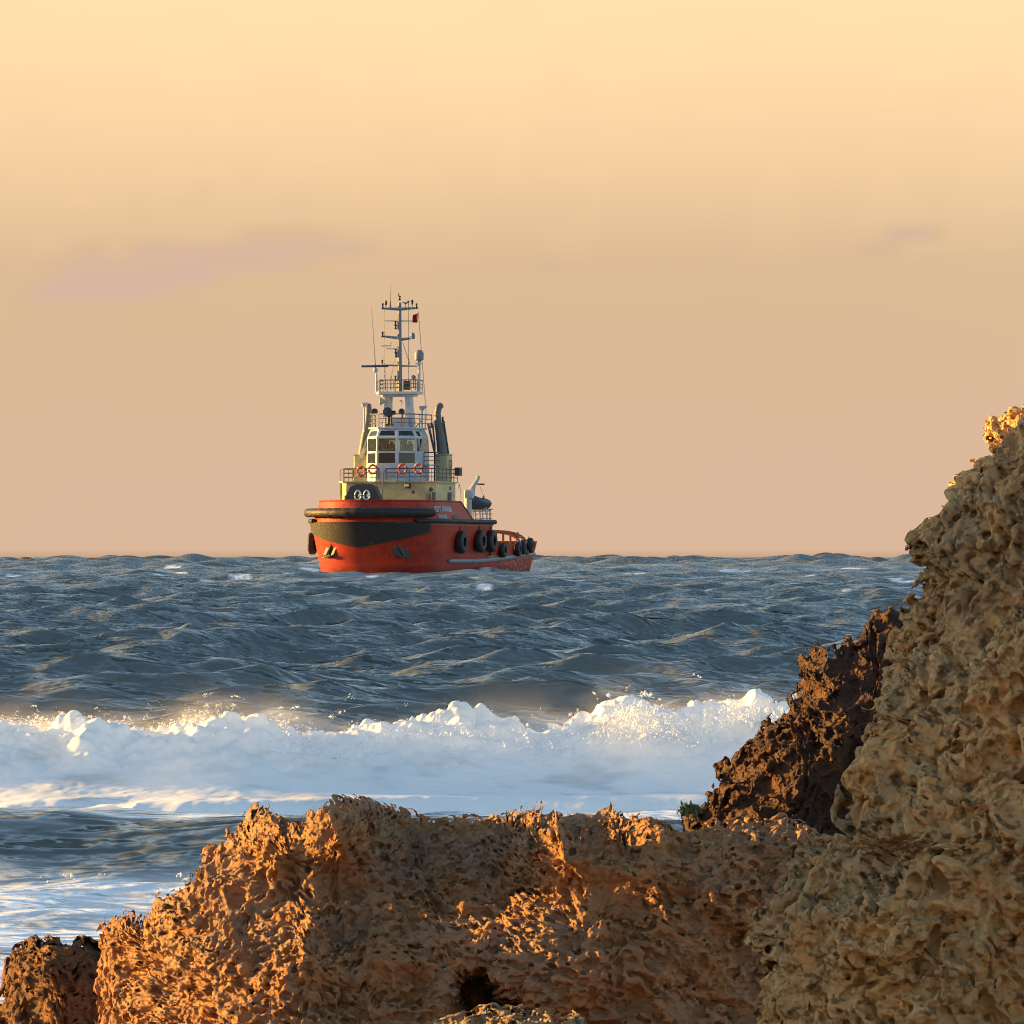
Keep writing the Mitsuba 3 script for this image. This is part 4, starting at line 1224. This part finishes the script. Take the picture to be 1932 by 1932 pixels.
Kit().box(M(615, 402, .2), (.08, .8, .07)).tube([M(640, 404), M(640, 384)], .03, 5).ball(M(640, 382), .06, 1).tube([M(612, 420), M(696, 421)], .035, 5).done('tugboat__mast__radar_bar', 'tug_steel')
for a, b_ in (((538, 520), (513, 140)), ((637, 135), (641, 12))):
    k = Kit().tube([M(*a), M(*b_)], [.04, .014], 5)
    k.tube([M(*a), M(a[0] + 1, a[1] + 22)], .06, 6)
    k.done('tugboat__whip_antenna', 'tug_rail')
for a, b_ in (((598, 168), (600, 610)), ((757, 168), (757, 620)), ((820, 180), (875, 890)), ((718, 380), (764, 520)), ((668, 470), (640, 620)), ((600, 520), (604, 640)), ((587, 520), (588, 460))):
    Kit().tube([M(*a), M(*b_)], .022, 4).done('tugboat__mast__stay', 'tug_rail')
for zx in (604, 640, 660, 735, 757, 800):
    Kit().tube([M(zx, 690), M(zx, 600 + (zx * 7) % 40)], .045, 5).done('tugboat__mast_platform__aerial', 'tug_rail')

# ---- foredeck: staple with its two polished eyes, winch
k = Kit()
Z0 = 3.74
prof = np.array([(-1.42, Z0), (-1.42, 5.75), (-1.0, 6.5), (-.55, 6.72), (.55, 6.72), (1.0, 6.5), (1.40, 5.6), (1.40, Z0)])
pg = Polygon(prof)
for yc in (-.36, .36):
    pg = pg.difference(affinity.translate(affinity.scale(Point(0, 0).buffer(1, 24), .26, .36), yc, 5.86))
m = trimesh.creation.extrude_polygon(pg, .8, engine='earcut')
k.add(np.c_[4.6 + m.vertices[:, 2], m.vertices[:, 0], m.vertices[:, 1]], m.faces)
k.done('tugboat__bow_staple', 'tug_dark')
for yc in (-.36, .36):
    an = np.linspace(0, 2 * math.pi, 25)
    pts = np.c_[np.full(25, 5.42), yc + .25 * np.sin(an) * (1 - .25 * np.cos(an)), 5.86 + .36 * np.cos(an)]
    Kit().tube(pts, .085, 8).done('tugboat__bow_staple__fairlead', 'tug_chrome')
    m = trimesh.creation.icosphere(subdivisions=2)
    Kit().add(m.vertices * [.05, .15, .22] + [5.2, yc, 5.80], m.faces).done('tugboat__bow_staple__fairlead_eye', 'tug_chrome')
Kit().box((4.9, -1.50, 4.9), (.7, .10, 1.9)).done('tugboat__bow_staple__side_plate', 'tug_yellow')
k = Kit().lathe([(0, -.9), (.55, -.9), (.55, -.8), (.36, -.78), (.36, .78), (.55, .8), (.55, .9), (0, .9)], (2.2, .9, 4.9), (0, 1, 0), 22)
k.box((2.2, 2.1, 4.8), (.8, .5, .9), bevel=.06); k.box((2.0, -.3, 4.75), (.9, .35, 1.2), bevel=.06); k.box((2.4, 2.7, 4.6), (.5, .7, .5), bevel=.06)
k.done('tugboat__anchor_winch', 'tug_steel')
for y in (1.2, 1.7, 2.9, 3.3):
    Kit().lathe([(0, 0), (.16, 0), (.16, 1.2), (.22, 1.3), (.22, 1.42), (0, 1.44)], (3.0, y, Z0), (0, 0, 1), 12).done('tugboat__bollard', 'tug_soot')
Kit().tube([(.5, -.2, 5.9), (.9, .0, 5.8), (1.1, .1, 5.3)], .06, 6).done('tugboat__ladder_rail', 'tug_rail')

# ---- after part of the foredeck: crane, cradle; towing bow over the after deck
k = Kit()
cb = np.array([-8.4, 4.3, 3.74])
k.tube([cb, cb + [0, 0, 1.3], cb + [0, 0, 2.1]], [.36, .32, .34], 14)
k.box(cb + [0, .1, 2.35], (.7, .75, .8), bevel=.1)
k.done('tugboat__deck_crane', 'tug_white')
j0, j1 = cb + [0, .05, 2.45], Lp(1208, 1255, -8.9)
k = Kit()
k.tube([j0, j0 * .35 + j1 * .65, j1], [.24, .17, .13], 8); k.tube([j0 + [0, .35, -.1], j0 * .5 + j1 * .5 + [0, .12, -.02]], .07, 6)
k.box(j1 + [0, 0, .02], (.3, .24, .3), bevel=.05)
k.done('tugboat__deck_crane__boom', 'tug_white')
k = Kit().tube([Lp(1200, 1296, -8.9), Lp(1248, 1299, -8.9)], .07, 6); k.done('tugboat__deck_crane__jib', 'tug_rust')
Kit().tube([Lp(1214, 1300, -8.9), Lp(1240, 1372, -8.9)], .022, 4).done('tugboat__deck_crane__wire', 'tug_rail')
Kit().box(Lp(1241, 1384, -8.9), (.14, .16, .3), bevel=.04).done('tugboat__deck_crane__hook', 'tug_rust')
k = Kit()
for zx in (1190, 1222, 1262):
    a, b_ = Lp(zx, 1532, -9.6), Lp(zx - 8, 1450, -9.6)
    k.tube([a, b_], .075, 6)
k.box((-9.6, 4.6, 4.75), (.2, 1.6, .12)); k.box((-10.8, 4.6, 4.75), (.2, 1.6, .12))
for y in (4.0, 5.1):
    k.tube([(-10.8, y, 3.74), (-10.8, y, 4.8)], .075, 6)
k.done('tugboat__boat_cradle', 'tug_white')
k = Kit(); k.box((-7.2, 3.2, 4.5), (.7, .7, 1.5), bevel=.05); k.box((-7.9, 3.3, 4.3), (.6, .7, 1.1), bevel=.05); k.tube([(-7.4, 3.7, 5.2), (-7.4, 3.7, 6.5), (-7.6, 3.75, 6.9), (-7.8, 3.8, 6.5), (-7.8, 3.8, 5.0)], .05, 5)
k.done('tugboat__deck_locker', 'tug_steel')
railing('tugboat__foredeck_railing', [(-8.8, 5.38, 3.75), (-11.4, 5.38, 3.75), (-11.4, 3.4, 3.75)], 1.15, 1.0)
for X in (-22.3, -24.2):
    an = np.linspace(0, math.pi, 19)
    pts = np.c_[np.full(19, X), 4.5 * np.sign(np.cos(an)) * np.abs(np.cos(an)) ** .55, 1.2 + 2.0 * np.sin(an) ** .55]
    Kit().tube(pts, .13, 8).done('tugboat__towing_bow', 'tug_rust')
k = Kit()
for y in np.linspace(-4.0, 4.2, 14):
    k.tube([(-22.3, y, 1.2), (-22.3, y, 3.1)], .10, 6)
k.tube([(-22.3, -4.2, 2.3), (-22.3, 4.3, 2.3)], .08, 6)
k.tube([(-22.3, 2.4, 3.1), (-24.2, 2.4, 3.1)], .09, 6); k.tube([(-22.3, 4.1, 2.7), (-24.2, 4.1, 2.7)], .09, 6)
k.done('tugboat__towing_bow__grating', 'tug_rust')
k = Kit(); k.box((-13.2, 0, 2.0), (2.2, 3.0, 1.6), bevel=.1); k.lathe([(0, -1.1), (.8, -1.1), (.8, 1.1), (0, 1.1)], (-13.4, 0, 2.4), (0, 1, 0), 18); k.done('tugboat__towing_winch', 'tug_soot')

# ---- things that hang on or stand on the tug
for i, (zx, zy, X, mat, lab) in enumerate(((455, 1222, -.02, 'tug_ring_red', 'leftmost lifebuoy on the front rail of the tugboat, beside the lit funnel casing'),
                                          (530, 1210, -.02, 'tug_ring_red', 'second lifebuoy from the left on the front rail of the tugboat'),
                                          (724, 1207, -.02, 'tug_ring_red', 'red lifebuoy under the middle wheelhouse windows of the tugboat, third from the left'),
                                          (828, 1207, -.02, 'tug_ring_red', 'red lifebuoy farthest to the right on the front rail of the tugboat'))):
    c = Lp(zx, zy, X)
    name = 'lifebuoy' + (f'_{i:03d}' if i else '')
    an = np.linspace(0, 2 * math.pi, 33)
    pts = np.c_[np.full(33, c[0]), c[1] + .33 * np.sin(an), c[2] + .33 * np.cos(an)]
    Kit().tube(pts, .10, 10).done(name + '__ring', mat)
    for a in (.25, .75, 1.25, 1.75):
        k = Kit()
        sl = np.linspace(a * math.pi - .14, a * math.pi + .14, 4)
        k.tube(np.c_[np.full(4, c[0]), c[1] + .33 * np.sin(sl), c[2] + .33 * np.cos(sl)], .108, 10)
        k.done(name + '__band', 'tug_white')
    tag(name, lab, 'lifebuoy', 'lifebuoys on the tugboat rail')
# the rescue boat under its cover
hs_ = []
for t in np.linspace(0, 1, 12):
    w = .68 * math.sin(math.pi * min(1, .18 + .82 * (1 - t) ** .8)) ** .5 if t < 1 else .02
    w = .70 * (1 - t ** 3.2) ** .5 + .02
    X = -11.3 + 3.0 * t
    hs_.append([(X, 4.62 + w * y, 4.85 + (.62 + .25 * t * t) * z) for y, z in ((-1, 1), (-1.04, .8), (-.85, .35), (-.4, .05), (0, 0), (.4, .05), (.85, .35), (1.04, .8), (1, 1))])
H_ = np.array(hs_)
k = Kit().add(H_.reshape(-1, 3), grid_faces(12, 9)); k.add(H_[0], [[0, 1, 8], [1, 2, 8], [2, 3, 8], [3, 4, 8], [4, 5, 8], [5, 6, 8], [6, 7, 8]])
k.done('rescue_boat__hull', 'tug_soot')
cv = []
for i, t in enumerate(np.linspace(0, 1, 12)):
    a, b_ = H_[i, 0], H_[i, 8]
    cv.append([np.r_[a[0], (a[1] * (1 - s) + b_[1] * s) + .06 * (2 * s - 1), a[2] - .12 + .46 * math.sin(math.pi * s) ** .6] for s in np.linspace(0, 1, 11)])
cv = np.array(cv)
Kit().add(cv.reshape(-1, 3), grid_faces(12, 11)).done('rescue_boat__cover', 'tug_navy', True)
tag('rescue_boat', 'small boat under a dark blue cover on white cradle legs behind the deckhouse', 'boat')
# the flag
fy, fz = np.linspace(0, 1, 14), np.linspace(0, 1, 10)
FF = np.array([[M(818, 192) + [.10 * math.sin(6 * a + 2 * b_), -.44 * a, -.74 * b_ - .12 * a * (1 - b_)] for b_ in fz] for a in fy])


def flag_color(p, n, uv):
    return MIX((.50, .025, .03), (.12, .012, .03), SS(.40, .5, mikit.fbm(p.z * 0, 0, p.z * 0) * 0 + (p.z * 6.5 - dr_floor(p.z * 6.5))))


import drjit as dr
dr_floor = dr.floor
scene['tug_flag'] = {'type': 'twosided', 'b': {'type': 'diffuse', 'reflectance': mikit.proc(flag_color)}}
Kit().add(FF.reshape(-1, 3), grid_faces(14, 10)).done('flag', 'tug_flag', True)
tag('flag', 'small red flag with dark stripes flying from the mast of the tugboat', 'flag')


# ---------------------------------------------------------------- a tuft of green weed at the foot of the dark rock
k = np.random.default_rng(4)
c0 = at(1300, 1530, 15.3)
tv, tf = [], []
for i in range(260):
    a, ln = k.uniform(0, 2 * math.pi), k.uniform(.010, .026)
    p0 = c0 + np.array([k.normal() * .015, k.normal() * .02, k.normal() * .007])
    d_ = np.array([math.cos(a) * .7, math.sin(a) * .7, k.uniform(.2, 1)])
    sd = np.cross(d_, [0, 0, 1]); sd = sd / (np.linalg.norm(sd) + 1e-9) * .003
    n0 = len(tv)
    tv += [p0 - sd, p0 + sd, p0 + d_ * ln * .6 + sd * 1.2, p0 + d_ * ln, p0 + d_ * ln * .6 - sd * 1.2]
    tf += [[n0, n0 + 1, n0 + 2], [n0, n0 + 2, n0 + 4], [n0 + 4, n0 + 2, n0 + 3]]
scene['mat_weed'] = principled((.035, .075, .030), .6)
scene['seaweed'] = mikit.ply((np.array(tv), np.array(tf)), 'mat_weed')
tag('seaweed', 'small tuft of green weed at the lower left foot of the dark rock', 'seaweed')
